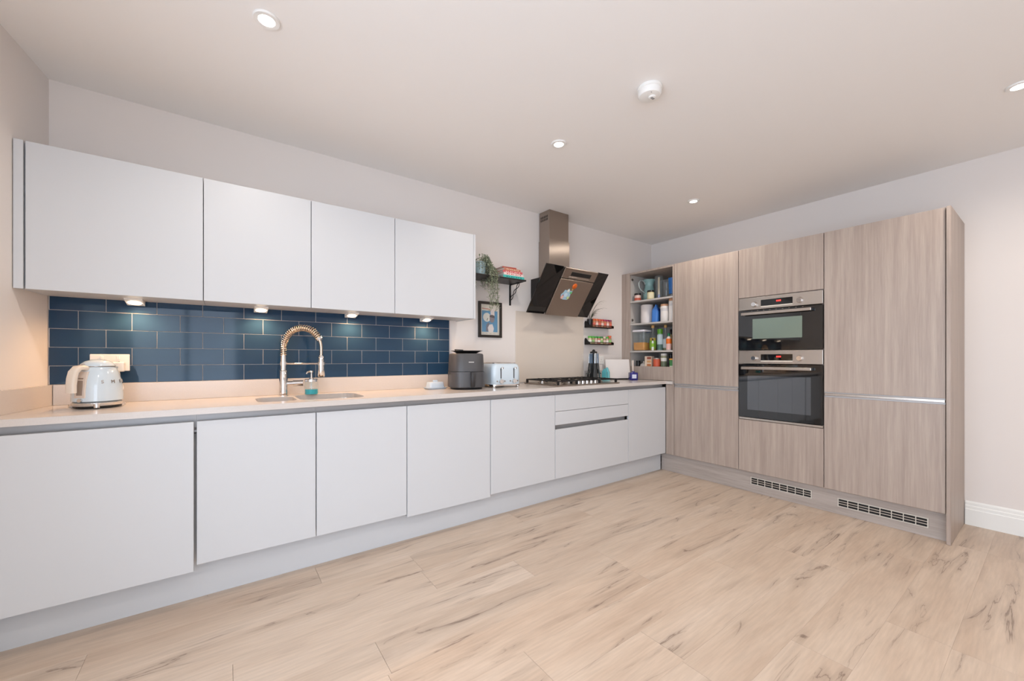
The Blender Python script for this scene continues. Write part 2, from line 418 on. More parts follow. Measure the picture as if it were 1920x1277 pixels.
# ---- base cabinets: x edges measured along the run
BX = [-.715, -.105, .395, .895, 1.495, 2.095, 2.990, 3.571]
BL = ['white handleless base cabinet at the left end below the kettle, door slightly proud',
      'white handleless base cabinet under the sink, directly below the tap',
      'white handleless base cabinet just right of the sink unit',
      'white integrated dishwasher front with a dark gap along its bottom edge',
      'white handleless base cabinet below the pale blue toaster',
      'white drawer cabinet under the gas hob with a recessed grip slot',
      'narrow white base cabinet in the corner next to the grey oak tower']
g = .0022
for i in range(7):
    x0, x1 = BX[i], BX[i+1]
    if i == 0: x0 = xl(YB)+.006
    t_ = thing('dishwasher' if i == 3 else ('drawer_unit' if i == 5 else 'base_cabinet'), BL[i], 'dishwasher' if i == 3 else 'cabinet', ((x0+x1)/2, 2.57, 0),
               group='white base cabinets along the back wall')
    cx0 = xl(2.83)+.004 if i == 0 else x0+.001
    if i == 0:
        t = bm_new(); prism(t, [(xl(2.363)+.003, 2.363), (x1-.001, 2.363), (x1-.001, D-.012), (xl(D-.012)+.003, D-.012)], .18, .78)
        obj('carcass', t, 'carc', t_)
    else:
        obj('carcass', carcass(cx0, x1-.001, 2.363, D-.012, .18, .68 if i in (1, 2) else .785), 'carc', t_)
    yf = YB-.012 if i == 0 else YB
    zb = {0: .163, 3: .170}.get(i, .186)
    if i != 5:
        t = bm_new(); box(t, x0+g, x1-g-(.006 if i == 0 else 0), yf, yf+.0195, zb, .842, .0015, 2); obj('door', t, 'white', t_)
    else:
        t = bm_new(); box(t, x0+g, x1-g, yf, yf+.0195, .714, .842, .0015, 2); obj('false_front', t, 'white', t_)
        t = bm_new(); box(t, x0+g, x1-g, yf, yf+.0195, .606, .711, .0015, 2); obj('drawer_front', t, 'white', t_)
        t = bm_new(); box(t, x0+g, x1-g, yf, yf+.0195, zb, .572, .0015, 2); obj('drawer_front', t, 'white', t_)
        t = bm_new(); prism(t, [(2.360, .62), (2.360, .545), (2.332, .545), (2.332, .553), (2.352, .56), (2.352, .62)], x0+.002, x1-.002, 'x'); obj('grip_channel', t, 'rail', t_)
    t = bm_new(); prism(t, [(2.362, ZW-.030), (2.362, .79), (2.329, .79), (2.329, .80), (2.347, .81), (2.347, ZW-.030)], x0+.0003 if i else xl(2.36)+.004, x1-.0003 if i < 6 else x1, 'x')
    obj('handle_channel', t, 'rail', t_)
    if i == 3:
        t = bm_new(); box(t, x0+.003, x1-.003, YB+.024, 2.36, .172, .186); obj('shadow_line', t, 'dark', t_)  # dark strip drawn in as the shadow line below the dishwasher front

# ---- wall cabinets
UX = [-.6876, -.0876, .4124, .9124, 1.5124]
Z0, Z1 = 1.4255, 2.054
UL = ['white wall cabinet above the kettle, leftmost of the four', 'white wall cabinet above the left sink bowl, second from the left wall',
      'white wall cabinet above the tap arch and soap, third from the left wall', 'white wall cabinet beside the trailing plant, rightmost of the four']
for i in range(4):
    x0, x1 = UX[i], UX[i+1]
    t_ = thing('wall_cabinet', UL[i], 'cabinet', ((x0+x1)/2, 2.70, Z0), group='white wall cabinets over the tiles')
    t = bm_new(); box(t, x0+.0008, x1-.0008, YU+.021, D-.014, Z0+.004, Z1-.004)
    obj('body', t, 'white', t_)
    t = bm_new(); box(t, x0+g*.8, x1-g*.8, YU, YU+.0195, Z0, Z1, .0014, 2); obj('door', t, 'white', t_)
    if i == 3:
        t = bm_new(); box(t, x1, x1+.016, YU-.001, D-.001, Z0-.001, Z1+.001, .001); obj('end_panel', t, 'white', t_)
    if i == 0:
        t = bm_new(); box(t, xl(YU)+.003, x0-.004, YU-.002, YU+.018, Z0, Z1, .001); obj('filler_strip', t, 'white', t_)
        t = bm_new(); prism(t, [(xl(YU+.02)+.003, YU+.02), (x0, YU+.02), (x0, D-.014), (x0-.002, D-.014)], Z0+.004, Z1-.004); obj('filler_strip', t, 'white', t_)

# ---- wedge lights under the wall cabinets (each with its own lamp)
for i, x in enumerate((-.372, .176, .690, 1.225)):
    y_, z_ = 2.765, Z0+.004
    nm = ['closest to the left wall', 'above the left sink bowl', 'to the right of the tap arch', 'closest to the trailing plant']
    t_ = thing('cabinet_light', 'small white wedge light under the wall cabinets, '+nm[i], 'light', (x, y_, z_-.02), group='wedge lights under the wall cabinets')
    t = bm_new(); prism(t, [(y_-.05, z_), (y_+.05, z_), (y_+.05, z_-.024), (y_+.045, z_-.026), (y_-.05, z_-.006)], x-.034, x+.034, 'x'); obj('housing', t, 'plastic', t_)
    t = bm_new(); cyl(t, (x, y_-.002, z_-.0155), (x, y_-.0026, z_-.0185), .026, n=20); obj('lens', t, 'led', t_)
    l = bpy.data.lights.new('cabinet_lamp', 'SPOT'); l.energy = UNDER_W; l.color = lin((255, 200, 142))[:3]; l.spot_size = math.radians(168); l.spot_blend = .8; l.shadow_soft_size = .02
    o = bpy.data.objects.new('cabinet_lamp', l); COL.objects.link(o); o.parent = t_; o.location = (0, -.006, -.008)
    WM[o.name] = WM[t_.name].copy()

# ---- ceiling downlights
DL = [(.136, 1.84, 'recessed ceiling downlight above the sink end, nearest the left wall'), (1.701, 1.84, 'recessed ceiling downlight in front of the extractor hood'),
      (3.256, 1.84, 'recessed ceiling downlight near the corner above the grey oak tower'), (3.182, .123, 'recessed ceiling downlight at the right edge of the picture'),
      (.136, .12, 'recessed ceiling downlight in the middle row over the left of the floor'), (1.66, .12, 'recessed ceiling downlight in the middle of the ceiling'),
      (.136, -1.3, 'recessed ceiling downlight by the garden doors at the left'), (1.66, -1.3, 'recessed ceiling downlight by the middle garden door'), (3.18, -1.3, 'recessed ceiling downlight by the garden doors at the right')]
for x, y_, lab in DL:
    t_ = thing('downlight', lab, 'light', (x, y_, HC-.006), group='recessed ceiling downlights')
    t = bm_new(); lathe(t, [(.030, .001), (.030, -.0015), (.045, -.002), (.0475, .002), (.0475, .0058), (.030, .0058), (.030, .001)], 28, cap0=False, cap1=False); obj('bezel', t, 'plastic', t_, world=False, smooth=40)
    t = bm_new(); lathe(t, [(.0295, .0005), (.0295, .005)], 24); obj('lens', t, 'leddown', t_, world=False)
    l = bpy.data.lights.new('down_lamp', 'SPOT'); l.energy = DOWN_W; l.color = lin((255, 245, 234))[:3]; l.spot_size = math.radians(165); l.spot_blend = .7; l.shadow_soft_size = .035
    o = bpy.data.objects.new('down_lamp', l); COL.objects.link(o); o.parent = t_; o.location = (0, 0, -.01)

# ---- smoke detector
t_ = thing('smoke_detector', 'round white smoke detector on the ceiling', 'smoke detector', (1.718, 1.198, HC-.045))
t = bm_new(); lathe(t, [(.058, .0445), (.060, .034), (.060, .030), (.055, .028), (.056, .012), (.050, .002), (.044, 0), (0, 0)], 32); obj('body', t, 'plastic', t_, world=False, smooth=35)
t = bm_new(); lathe(t, [(.018, .001), (.017, -.005), (.012, -.008), (0, -.008)], 20, .008, -.008); obj('sensor_cap', t, 'plastic', t_, world=False, smooth=35)
for k in range(4):
    t = bm_new(); box(t, -.002+k*.006, .001+k*.006, -.016, -.004, -.0086, -.0078); obj('vent_slot', t, 'char', t_, world=False)
t = bm_new(); box(t, -.03, -.022, -.03, -.026, -.0006, .001); obj('indicator', t, 'rail', t_, world=False)

# ------------------------------------------------------------------ grey oak tall units on the right
def tall_unit(name, label, cat, y0, y1, split):
    t_ = thing(name, label, cat, ((XT+XR)/2, (y0+y1)/2, 0), group='grey oak tall units')
    t = bm_new(); box(t, XT+.0215, XR-.003, y0+.001, y1-.001, .172, TALL-.003); obj('carcass', t, 'wood', t_) if split else t.free()
    return t_
def front(parent, name, y0, y1, z0, z1, m='wood'):
    t = bm_new(); box(t, XT, XT+.020, y0+g, y1-g, z0, z1, .0012, 2)
    c = Vector((XT+.01, (y0+y1)/2, (z0+z1)/2)); bmesh.ops.translate(t, vec=-c, verts=t.verts[:])
    o = obj(name, t, m, parent, world=False); o.location = c-WM[parent.name].translation; return o
Y1, Y2, Y3, Y4 = 2.2175, 1.6175, 1.022, .4145
for (ya, yb, lab) in ((Y2, Y1, 'tall grey oak cupboard between the open larder and the ovens'), (Y4, Y3, 'tall grey oak fridge freezer front at the right end')):
    t_ = tall_unit('tall_cabinet', lab, 'cabinet', ya, yb, True)
    front(t_, 'door', ya, yb, .884, TALL); front(t_, 'door', ya, yb, .180, .846)
    t = bm_new(); box(t, XT+.006, XT+.021, ya+.003, yb-.003, .8465, .8835); obj('grip_rail', t, 'rail', t_)
    t = bm_new(); box(t, XT+.001, XT+.010, ya+.003, yb-.003, .858, .876, .002); obj('grip_rail', t, 'steel', t_)
# oven housing: side panels, shelves, top and bottom doors; the ovens stand inside as things of their own
t_ = tall_unit('oven_housing', 'grey oak tower housing around the two ovens, doors above and below them', 'cabinet', Y3, Y2, False)
t = bm_new()
box(t, XT+.0215, XR-.003, Y3+.001, Y3+.018, .172, TALL-.003); box(t, XT+.0215, XR-.003, Y2-.018, Y2-.001, .172, TALL-.003)
box(t, XR-.012, XR-.003, Y3+.018, Y2-.018, .172, TALL-.003)
for z in (.172, .602, 1.1935, 1.636, TALL-.019): box(t, XT+.0215, XR-.012, Y3+.018, Y2-.018, z, z+.0025 if z == 1.1935 else z+.016)
obj('carcass', t, 'wood', t_)
front(t_, 'door', Y3, Y2, 1.640, TALL); front(t_, 'door', Y3, Y2, .180, .612)
t = bm_new(); box(t, XT-.002, XT+.020, Y3+.004, Y2-.004, .616, .634, .002); obj('trim_strip', t, 'steel', t_)
# filler beside the corner and the end panel
b = bm_new(); box(b, XT, XT+.02, Y1+g, 2.3055, .180, ZW-.030, .001); tag(rebase(obj('filler_panel', b, 'wood'), (XT, 2.25, .18)), 'narrow grey oak filler strip where the white units meet the tower', 'panel')
b = bm_new(); box(b, XT-.018, XR-.002, .3915, .4115, .0005, TALL, .001); tag(rebase(obj('end_panel', b, 'wood'), (3.83, .40, 0)), 'tall grey oak end panel closing off the tower at the right', 'panel')

# ---- vent grilles in the plinth
for n, (ya, yb, za, zb) in enumerate(((1.108, 1.538, .066, .128), (.494, .952, .056, .118))):
    t_ = thing('vent_grille', ['slotted vent grille in the plinth below the ovens', 'slotted vent grille in the plinth below the fridge freezer front'][n], 'vent', (XT+.045, (ya+yb)/2, za), group='plinth vent grilles')
    x0, x1 = XT+.039, XT+.0445
    t = bm_new(); box(t, XT+.0435, XT+.0448, ya+.003, yb-.003, za+.003, zb-.003); obj('backing', t, 'dark', t_)
    t = bm_new(); f = .006
    box(t, x0, x1, ya, yb, za, za+f); box(t, x0, x1, ya, yb, zb-f, zb); box(t, x0, x1, ya, ya+f, za+f, zb-f); box(t, x0, x1, yb-f, yb, za+f, zb-f); obj('frame', t, cmat((206, 200, 190), .4), t_)
    for k in range(1, 8):
        yy = ya+(yb-ya)*k/8; t = bm_new(); box(t, x0+.001, x1-.0004, yy-.0022, yy+.0022, za+f, zb-f); obj('bar', t, cmat((206, 200, 190), .4), t_)
    for k in (1, 2):
        zz = za+f+(zb-za-2*f)*k/3; t = bm_new(); box(t, x0+.0015, x1-.0004, ya+f, yb-f, zz-.0022, zz+.0022); obj('slat', t, cmat((196, 184, 172), .45), t_)

# ---- ovens
def oven(name, label, z0, z1, zp, wz0, wz1, wy0, wy1, mirror):
    ya, yb = Y3+.004, Y2-.004
    t_ = thing(name, label, 'oven', (XT+.2, (ya+yb)/2, z0))
    xf = XT-.004
    # control panel
    t = bm_new(); box(t, xf, XT+.05, ya, yb, zp, z1, .002, 2); pan = obj('control_panel', t, 'steel', t_)
    zc = (zp+z1)/2; yc = (ya+yb)/2+.010
    t = bm_new(); box(t, xf-.0012, xf+.001, yc-.112, yc+.112, zc-.026, zc+.024, .0008); obj('display', t, 'bglass', pan)
    for k in range(4):
        t = bm_new(); y_ = yc-.004-k*.0085; box(t, xf-.0018, xf-.0009, y_-.003, y_+.003, zc-.001, zc+.011); obj('digit', t, 'red', pan)
    t = bm_new(); box(t, xf-.0014, xf+.001, yc-.112, yc+.112, zc-.035, zc-.0275); obj('badge_strip', t, cmat((226, 218, 205), .35), pan)
    for s in (-1, 1):
        kn = bm_new(); y_ = yc+s*.160; cyl(kn, (xf-.0005, y_, zc-.008), (xf-.004, y_, zc-.008), .023, n=24); k_ = obj('knob_ring', kn, 'steeld', pan)
        kn = bm_new(); cyl(kn, (xf-.004, y_, zc-.008), (xf-.024, y_, zc-.008), .0185, .0165, n=24); obj('knob', kn, 'chrome', pan, smooth=40)
    # door: black glass frame around the window, the cavity behind it
    zt = zp-.006
    t = bm_new()
    box(t, xf, xf+.02, ya, yb, z0, wz0); box(t, xf, xf+.02, ya, yb, wz1, zt); box(t, xf, xf+.02, ya, wy0, wz0, wz1); box(t, xf, xf+.02, wy1, yb, wz0, wz1)
    door = obj('door', t, 'ovblack', t_)
    t = bm_new(); box(t, xf+.001, xf+.005, wy0, wy1, wz0, wz1)
    obj('window', t, 'mirror' if mirror else 'ovglass', door)
    if not mirror:
        t = bm_new(); x1 = XR-.10
        box(t, xf+.021, x1, wy0-.012, wy0-.004, wz0-.01, wz1+.01); box(t, xf+.021, x1, wy1+.004, wy1+.012, wz0-.01, wz1+.01)
        box(t, xf+.021, x1, wy0, wy1, wz0-.012, wz0-.006); box(t, xf+.021, x1, wy0, wy1, wz1+.006, wz1+.012); box(t, x1, x1+.006, wy0-.01, wy1+.01, wz0-.01, wz1+.01)
        obj('cavity', t, 'cavity', t_)
        for zz in (.30, .68):
            t = bm_new(); z_ = wz0+(wz1-wz0)*zz
            for k in range(15):
                y_ = wy0+.012+(wy1-wy0-.024)*k/14; tube(t, [(xf+.05, y_, z_), (x1-.02, y_, z_)], .0016, 5)
            for x_ in (xf+.05, x1-.02): tube(t, [(x_, wy0+.004, z_), (x_, wy1-.004, z_)], .003, 6)
            obj('wire_rack', t, 'chrome', t_)
    else:
        t = bm_new(); box(t, xf+.021, XR-.08, ya+.03, yb-.03, z0+.01, zt-.01); obj('cavity', t, 'dark', t_)
    zh = zt-.030
    t = bm_new(); box(t, xf-.045, xf-.033, ya+.06, yb-.036, zh-.011, zh+.011, .003, 2); h_ = obj('handle', t, 'steel', t_)
    for y_ in (ya+.068, yb-.046):
        t = bm_new(); box(t, xf-.034, xf+.001, y_-.008, y_+.008, zh-.010, zh+.010, .002); obj('handle_bracket', t, 'black', h_)
    if mirror:
        for k in range(9):
            t = bm_new(); y_ = ya+.12+k*.045; box(t, xf-.0012, xf+.001, y_, y_+.010, zt-.006, zt-.003); obj('vent_slot', t, 'steeld', door)
    return t_
oven('compact_oven', 'compact upper oven with steel control panel and small pale window', 1.198, 1.633, 1.533, 1.29, 1.455, 1.155, 1.505, True)
oven('single_oven', 'larger lower oven with black glass door and wire racks inside', .638, 1.1925, 1.084, .70, .985, 1.10, 1.545, False)

# ------------------------------------------------------------------ open larder cupboard in the corner, standing on the worktop
PY0, PY1 = Y1+.002, 2.760
t_ = thing('larder_cupboard', 'open corner larder cupboard with shelves of food, standing on the worktop', 'cabinet', (3.84, 2.5, ZW))
t = bm_new(); box(t, XT+.001, XT+.020, PY1-.018, D-.001, ZW+.001, TALL, .001); obj('filler_panel', t, 'wood', t_)
t = bm_new(); box(t, XT+.021, XR-.010, PY1-.016, PY1, ZW+.001, TALL-.002); obj('side_panel', t, 'larder', t_)
t = bm_new(); box(t, XT+.001, XR-.010, PY0, PY0+.014, ZW+.001, TALL-.002); obj('side_panel', t, 'wood', t_)
t = bm_new(); box(t, XR-.010, XR-.003, PY0, PY1, ZW+.001, TALL-.002); obj('back_panel', t, 'larder', t_)
t = bm_new(); box(t, XT+.001, XR-.010, PY0+.014, PY1-.018, TALL-.020, TALL-.002); obj('top_panel', t, 'wood', t_)
SH = (1.745, 1.502, 1.209)
for z in SH:
    t = bm_new(); box(t, XT+.010, XR-.011, PY0+.0145, PY1-.0165, z-.017, z, .001); obj('shelf', t, 'larder', t_)
ZD = 1.044
t = bm_new(); box(t, XT+.003, XT+.021, PY0+.0145, PY1-.0185, ZW+.003, ZD, .001); obj('drawer_front', t, 'wood', t_)
t = bm_new(); box(t, XT+.022, XR-.011, PY0+.0145, PY1-.0165, ZD-.030, ZD-.016); obj('shelf', t, 'larder', t_)
ZD2 = ZD-.016
for z in (1.985, 1.545):
    t = bm_new(); cyl(t, (XT+.045, PY1-.017, z), (XT+.045, PY1-.021, z), .014, n=16); box(t, XT+.026, XT+.062, PY1-.024, PY1-.0165, z-.006, z+.006, .002); obj('hinge', t, 'steel', t_)

# ------------------------------------------------------------------ sink and tap
t_ = thing('sink', 'undermount steel sink with a small left bowl and a larger right bowl', 'sink', (.42, 2.56, ZW-.20))
for cx, cy, w, d, r in SB:
    t = bm_new(); zt = ZW-.0285
    rings = [(w+.03, d+.03, r+.01, zt), (w+.004, d+.004, r, zt), (w, d, r, zt-.01), (w-.01, d-.01, r, zt-.13), (w-.05, d-.05, r*.8, zt-.15), (.06, .06, .0299, zt-.156)]
    loft(t, [[(p[0], p[1], z) for p in rrect(a, c, q, 6, cx, cy)] for a, c, q, z in rings], False, False)
    bw = obj('bowl', t, 'steel', t_, smooth=50)
    t = bm_new(); lathe(t, [(.034, 0), (.034, .002), (.028, .003), (.02, .0015), (0, .0015)], 20, cx, cy, zt-.157); obj('drain', t, 'chrome', bw)

TX, TY = .290, 2.752
t_ = thing('kitchen_tap', 'tall chrome spring tap arching over the sink', 'tap', (TX, TY, ZW))
t = bm_new(); lathe(t, [(.027, 0), (.027, .006), (.0235, .008), (.0225, .15), (.0215, .152), (.0175, .156), (.0165, .25), (0, .252)], 24, TX, TY, ZW); obj('body', t, 'chrome', t_, smooth=40)
A = Vector((TX, TY, 0)); dirv = Vector((.183, -.150, 0)); R_ = dirv.length/2; ud = dirv.normalized()
path = [Vector((TX, TY, ZW+.24+.012*k)) for k in range(4)]
zc = ZW+.285; NA = 34
for k in range(NA+1):
    a = PI-k/NA*PI; path.append(A+ud*(R_+R_*math.cos(a))+Vector((0, 0, zc+.125*math.sin(a))))
for k in range(1, 8): path.append(A+ud*2*R_+Vector((0, 0, zc-.010*k)))
t = bm_new(); tube(t, path, .0085, 10); obj('hose', t, mat('hose_chrome', (205, 190, 172), .25, 1.0), t_, smooth=60)
# the coil spring around the first three quarters of the hose
cum = [0.0]
for p, q in zip(path, path[1:]): cum.append(cum[-1]+(q-p).length)
def at(s):
    for i in range(len(path)-1):
        if cum[i+1] >= s: return path[i].lerp(path[i+1], (s-cum[i])/max(1e-6, cum[i+1]-cum[i])), (path[i+1]-path[i]).normalized()
    return path[-1], (path[-1]-path[-2]).normalized()
S_end = cum[-1]*.74; turns = 30; hp = []
side = Vector((-ud.y, ud.x, 0))
for k in range(turns*12+1):
    s = S_end*k/(turns*12); p, tg = at(s); n_ = tg.cross(side).normalized(); a = 2*PI*k/12
    hp.append(p+.0185*(math.cos(a)*side+math.sin(a)*n_))
t = bm_new(); tube(t, hp, .0030, 5); obj('spring', t, mat('spring_chrome', (232, 214, 192), .12, 1.0), t_, smooth=80)
t = bm_new(); p, tg = at(S_end); cyl(t, p-tg*.008, p+tg*.010, .018, n=18); obj('spring_collar', t, 'chrome', t_)
E_ = A+ud*2*R_
t = bm_new(); lathe(t, [(.010, 0), (.0165, -.012), (.0165, -.04), (.0185, -.075), (.0195, -.125), (.016, -.130), (0, -.130)], 20, E_.x, E_.y, ZW+.245); obj('spray_head', t, 'chrome', t_, smooth=40)
t = bm_new(); zb = ZW+.195; tube(t, [A+Vector((0, 0, zb)), E_+Vector((0, 0, zb))], .0058, 10)
lathe(t, [(.022, -.009), (.022, .009)], 18, E_.x, E_.y, zb, True, True); lathe(t, [(.021, -.012), (.021, .012)], 18, TX, TY, zb); obj('support_arm', t, 'chrome', t_, smooth=40)
t = bm_new(); cyl(t, (TX, TY, ZW+.074), (TX+.050, TY-.012, ZW+.074), .0135, n=16); cyl(t, (TX+.050, TY-.012, ZW+.074), (TX+.104, TY-.025, ZW+.074), .0175, n=18); obj('lever', t, 'chrome', t_, smooth=40)

# ------------------------------------------------------------------ soap dispenser
t_ = thing('soap_dispenser', 'clear glass pump dispenser with teal soap beside the tap', 'soap dispenser', (.443, 2.745, ZW))
t = bm_new(); lathe(t, [(0, .0005), (.037, .0005), (.0395, .004), (.0395, .078), (.036, .083)], 28, cap0=False, cap1=False); obj('bottle', t, 'glass', t_, world=False, smooth=50)
t = bm_new(); lathe(t, [(.0365, .004), (.0365, .034)], 24); obj('soap', t, cmat((20, 176, 190), .2), t_, world=False, smooth=50)
t = bm_new(); lathe(t, [(.040, .082), (.040, .096), (.034, .098), (.012, .099), (.010, .106), (0, .106)], 24); cap = obj('collar', t, 'chrome', t_, world=False, smooth=40)
t = bm_new(); cyl(t, (0, 0, .104), (0, 0, .140), .0062, n=12); tube(t, [(0, 0, .139), (-.012, -.004, .144), (-.026, -.009, .140), (-.030, -.010, .130)], [.008, .008, .006, .005], 10); cyl(t, (0, 0, .138), (0, 0, .149), .012, n=16); obj('pump', t, 'steel', t_, world=False, smooth=40)
t = bm_new(); cyl(t, (0, 0, .03), (0, 0, .083), .003, n=8); obj('dip_tube', t, 'plastic', t_, world=False)

# ------------------------------------------------------------------ kettle
KX, KY = -.478, 2.615
t_ = thing('kettle', 'pale blue retro kettle with chrome base at the left end of the worktop', 'kettle', (KX, KY, ZW), group='pale blue retro appliances')
t = bm_new(); lathe(t, [(.083, .012), (.086, .016), (.086, .026), (.080, .030), (0, .030)], 36); base = obj('base', t, 'chrome', t_, world=False, smooth=40)
t = bm_new(); lathe(t, [(.070, .001), (.078, .004), (.080, .012), (.060, .013)], 36); obj('base_recess', t, 'black', base, world=False)
for k in range(4):
    a = math.radians(-82+90*k); t = bm_new(); ca, sa = math.cos(a), math.sin(a)
    cyl(t, (ca*.080, sa*.080, .018), (ca*.084, sa*.084, .0035), .013, .010, 14); obj('foot', t, 'chrome', base, world=False, smooth=40)
t = bm_new(); lathe(t, [(.080, .031), (.0865, .034), (.0865, .05), (.0845, .09), (.079, .13), (.070, .163), (.062, .182), (.056, .190), (0, .190)], 40); body = obj('body', t, 'paleb', t_, world=False, smooth=50)
t = bm_new(); lathe(t, [(.0572, .190), (.0595, .192), (.054, .204), (.042, .214), (.022, .221), (0, .223)], 36); lid = obj('lid', t, 'paleb', t_, world=False, smooth=50)
t = bm_new(); lathe(t, [(.0585, .1885), (.0605, .1895), (.0605, .1915), (.0585, .192)], 36); obj('lid_rim', t, 'steeld', lid, world=False)
ha = math.radians(-121); hd = Vector((math.cos(ha), math.sin(ha), 0)); hs = Vector((-hd.y, hd.x, 0)); Z = Vector((0, 0, 1))
hpth = [hd*.050+Z*.177, hd*.074+Z*.186, hd*.096+Z*.183, hd*.112+Z*.166, hd*.119+Z*.140, hd*.122+Z*.108, hd*.122+Z*.076]
t = bm_new(); rings = []
for i, p in enumerate(hpth):
    tg = (hpth[min(i+1, 6)]-hpth[max(i-1, 0)]).normalized(); nn = tg.cross(hs).normalized()
    rings.append([p+hs*q[0]+nn*q[1] for q in rrect(.036, .022, .009, 3)])
loft(t, rings); hnd = obj('handle', t, cmat((226, 214, 200), .25), t_, world=False, smooth=50)
t = bm_new(); rings = []
for i, p in enumerate(hpth[1:]):
    i += 1
    tg = (hpth[min(i+1, 6)]-hpth[i-1]).normalized(); nn = tg.cross(hs).normalized()
    inn = -1 if (nn.dot(hd) > 0) else 1
    rings.append([p+hs*q[0]+nn*(q[1]+inn*.012) for q in rrect(.022, .010, .004, 3)])
loft(t, rings); obj('handle_strip', t, 'chrome', hnd, world=False, smooth=50)
t = bm_new(); rings = []
for z, r in ((.062, .0868), (.08, .0859), (.105, .0835), (.125, .081), (.140, .078)):
    rings.append([hd*(r-.004+q[1])+hs*q[0]+Z*z for q in rrect(.026, .010, .003, 2)])
loft(t, rings); gz = obj('water_gauge', t, cmat((150, 132, 118), .15), t_, world=False, smooth=60)
t = bm_new(); rings = []
for z, r in ((.050, .0873), (.08, .0859), (.105, .0835), (.130, .081), (.155, .0745), (.168, .0705)):
    rings.append([hd*(r-.004+q[1])+hs*q[0]+Z*z for q in rrect(.044, .0084, .003, 2)])
loft(t, rings); obj('gauge_surround', t, cmat((216, 200, 186), .3), t_, world=False, smooth=60)
sd = Vector((math.cos(ha+.05), math.sin(ha+.05), 0))
t = bm_new(); cyl(t, sd*.082+Z*.040, sd*.094+Z*.040, .0085, n=16); obj('switch', t, 'chrome', t_, world=False, smooth=40)
sp = -hd
t = bm_new(); loft(t, [[sp*.060+hs*.022+Z*.150, sp*.060-hs*.022+Z*.150, sp*.055-hs*.026+Z*.188, sp*.055+hs*.026+Z*.188], [sp*.088+hs*.008+Z*.165, sp*.088-hs*.008+Z*.165, sp*.092-hs*.012+Z*.186, sp*.092+hs*.012+Z*.186]]); obj('spout', t, 'paleb', t_, world=False)
for k, ch in enumerate('SMEG'):
    a = math.radians(-69+26.5*k); ro = .0812
    p = Vector((math.cos(a)*ro, math.sin(a)*ro, .120))
    mtx = Matrix.Translation(p) @ Matrix.Rotation(a+PI/2, 4, 'Z') @ Matrix.Rotation(PI/2-.16, 4, 'X')
    text('letter', ch, .021, 'steeld', mtx, body, .0012)

# double socket behind the kettle with a plug in it
def socket(label, x0, x1, z0, z1, yb, mt='plastic'):
    s_ = thing('wall_socket', label, 'socket', ((x0+x1)/2, yb, z0))
    t = bm_new(); box(t, x0, x1, yb-.009, yb, z0, z1, .003, 2); obj('plate', t, mt, s_)
    w = x1-x0; h = z1-z0
    for s in (0, 1):
        t = bm_new(); cx = x0+w*(.30+.40*s); box(t, cx-.006, cx+.006, yb-.0125, yb-.008, z1-.026, z1-.008, .001); obj('switch', t, mt, s_)
        for dx, dz, ww, hh in ((0, .045, .004, .009), (-.011, .024, .007, .004), (.011, .024, .007, .004)):
            t = bm_new(); c2 = x0+w*(.27+.46*s)+dx; box(t, c2-ww/2, c2+ww/2, yb-.0096, yb-.0085, z0+dz-hh/2, z0+dz+hh/2); obj('pin_hole', t, 'char', s_)
    return s_
socket('double white wall socket on the blue tiles behind the kettle', -.546, -.400, 1.065, 1.151, D-.0112)
t_ = thing('mains_plug', 'white mains plug and cable in the socket behind the kettle', 'plug', (-.437, D-.05, 1.07))
t = bm_new(); box(t, -.459, -.415, D-.062, D-.0212, 1.062, 1.112, .006, 2); obj('plug_body', t, 'plastic', t_)
t = bm_new(); tube(t, [(-.437, D-.045, 1.064), (-.432, D-.05, 1.03), (-.420, D-.055, .98), (-.43, D-.05, .93), (-.45, D-.06, ZW+.006), (-.47, D-.10, ZW+.005)], .0035, 8); obj('cable', t, 'plastic', t_, smooth=60)
socket('double white wall socket under the spice racks, right of the hob', 3.120, 3.270, 1.068, 1.154, D)

# ------------------------------------------------------------------ butter dish
t_ = thing('butter_dish', 'pale blue ceramic butter dish with lid on the worktop', 'butter dish', (1.270, 2.715, ZW), .1)
t = bm_new(); loft(t, [[(p[0], p[1], z) for p in rrect(w, d, .02, 5)] for w, d, z in ((.135, .085, 0), (.158, .105, .010), (.160, .107, .013), (.15, .098, .011), (.14, .09, .010))], True, True); obj('dish', t, 'buttb', t_, world=False, smooth=40)
t = bm_new(); loft(t, [[(p[0], p[1], z) for p in rrect(w, d, r, 5)] for w, d, r, z in ((.126, .078, .014, .0105), (.122, .074, .014, .020), (.114, .066, .014, .048), (.106, .058, .014, .052))]); ld = obj('lid', t, 'buttb', t_, world=False, smooth=40)
t = bm_new(); box(t, -.020, .020, -.007, .007, .050, .066, .005, 2); obj('knob', t, 'buttb', ld, world=False)

# ------------------------------------------------------------------ air fryer with a tray on top
FX, FY = 1.475, 2.615
t_ = thing('air_fryer', 'charcoal air fryer standing between the butter dish and the toaster', 'air fryer', (FX, FY, ZW), -.32)
def sq(w, d, r, z, n=8): return [(p[0], p[1], z) for p in rrect(w, d, r, n)]
t = bm_new(); loft(t, [sq(.228, .238, .08, .012), sq(.262, .272, .09, .016), sq(.262, .272, .09, .030), sq(.256, .266, .09, .128)]); obj('basket_drawer', t, 'char', t_, world=False, smooth=40)
t = bm_new(); loft(t, [sq(.252, .262, .088, .131), sq(.252, .262, .088, .134), sq(.242, .252, .086, .252), sq(.232, .242, .082, .260), sq(.20, .21, .07, .263)]); bdy = obj('body', t, 'char', t_, world=False, smooth=40)
t = bm_new(); loft(t, [sq(.22, .23, .08, 0), sq(.23, .24, .08, .012)]); obj('foot_ring', t, 'chard', t_, world=False)
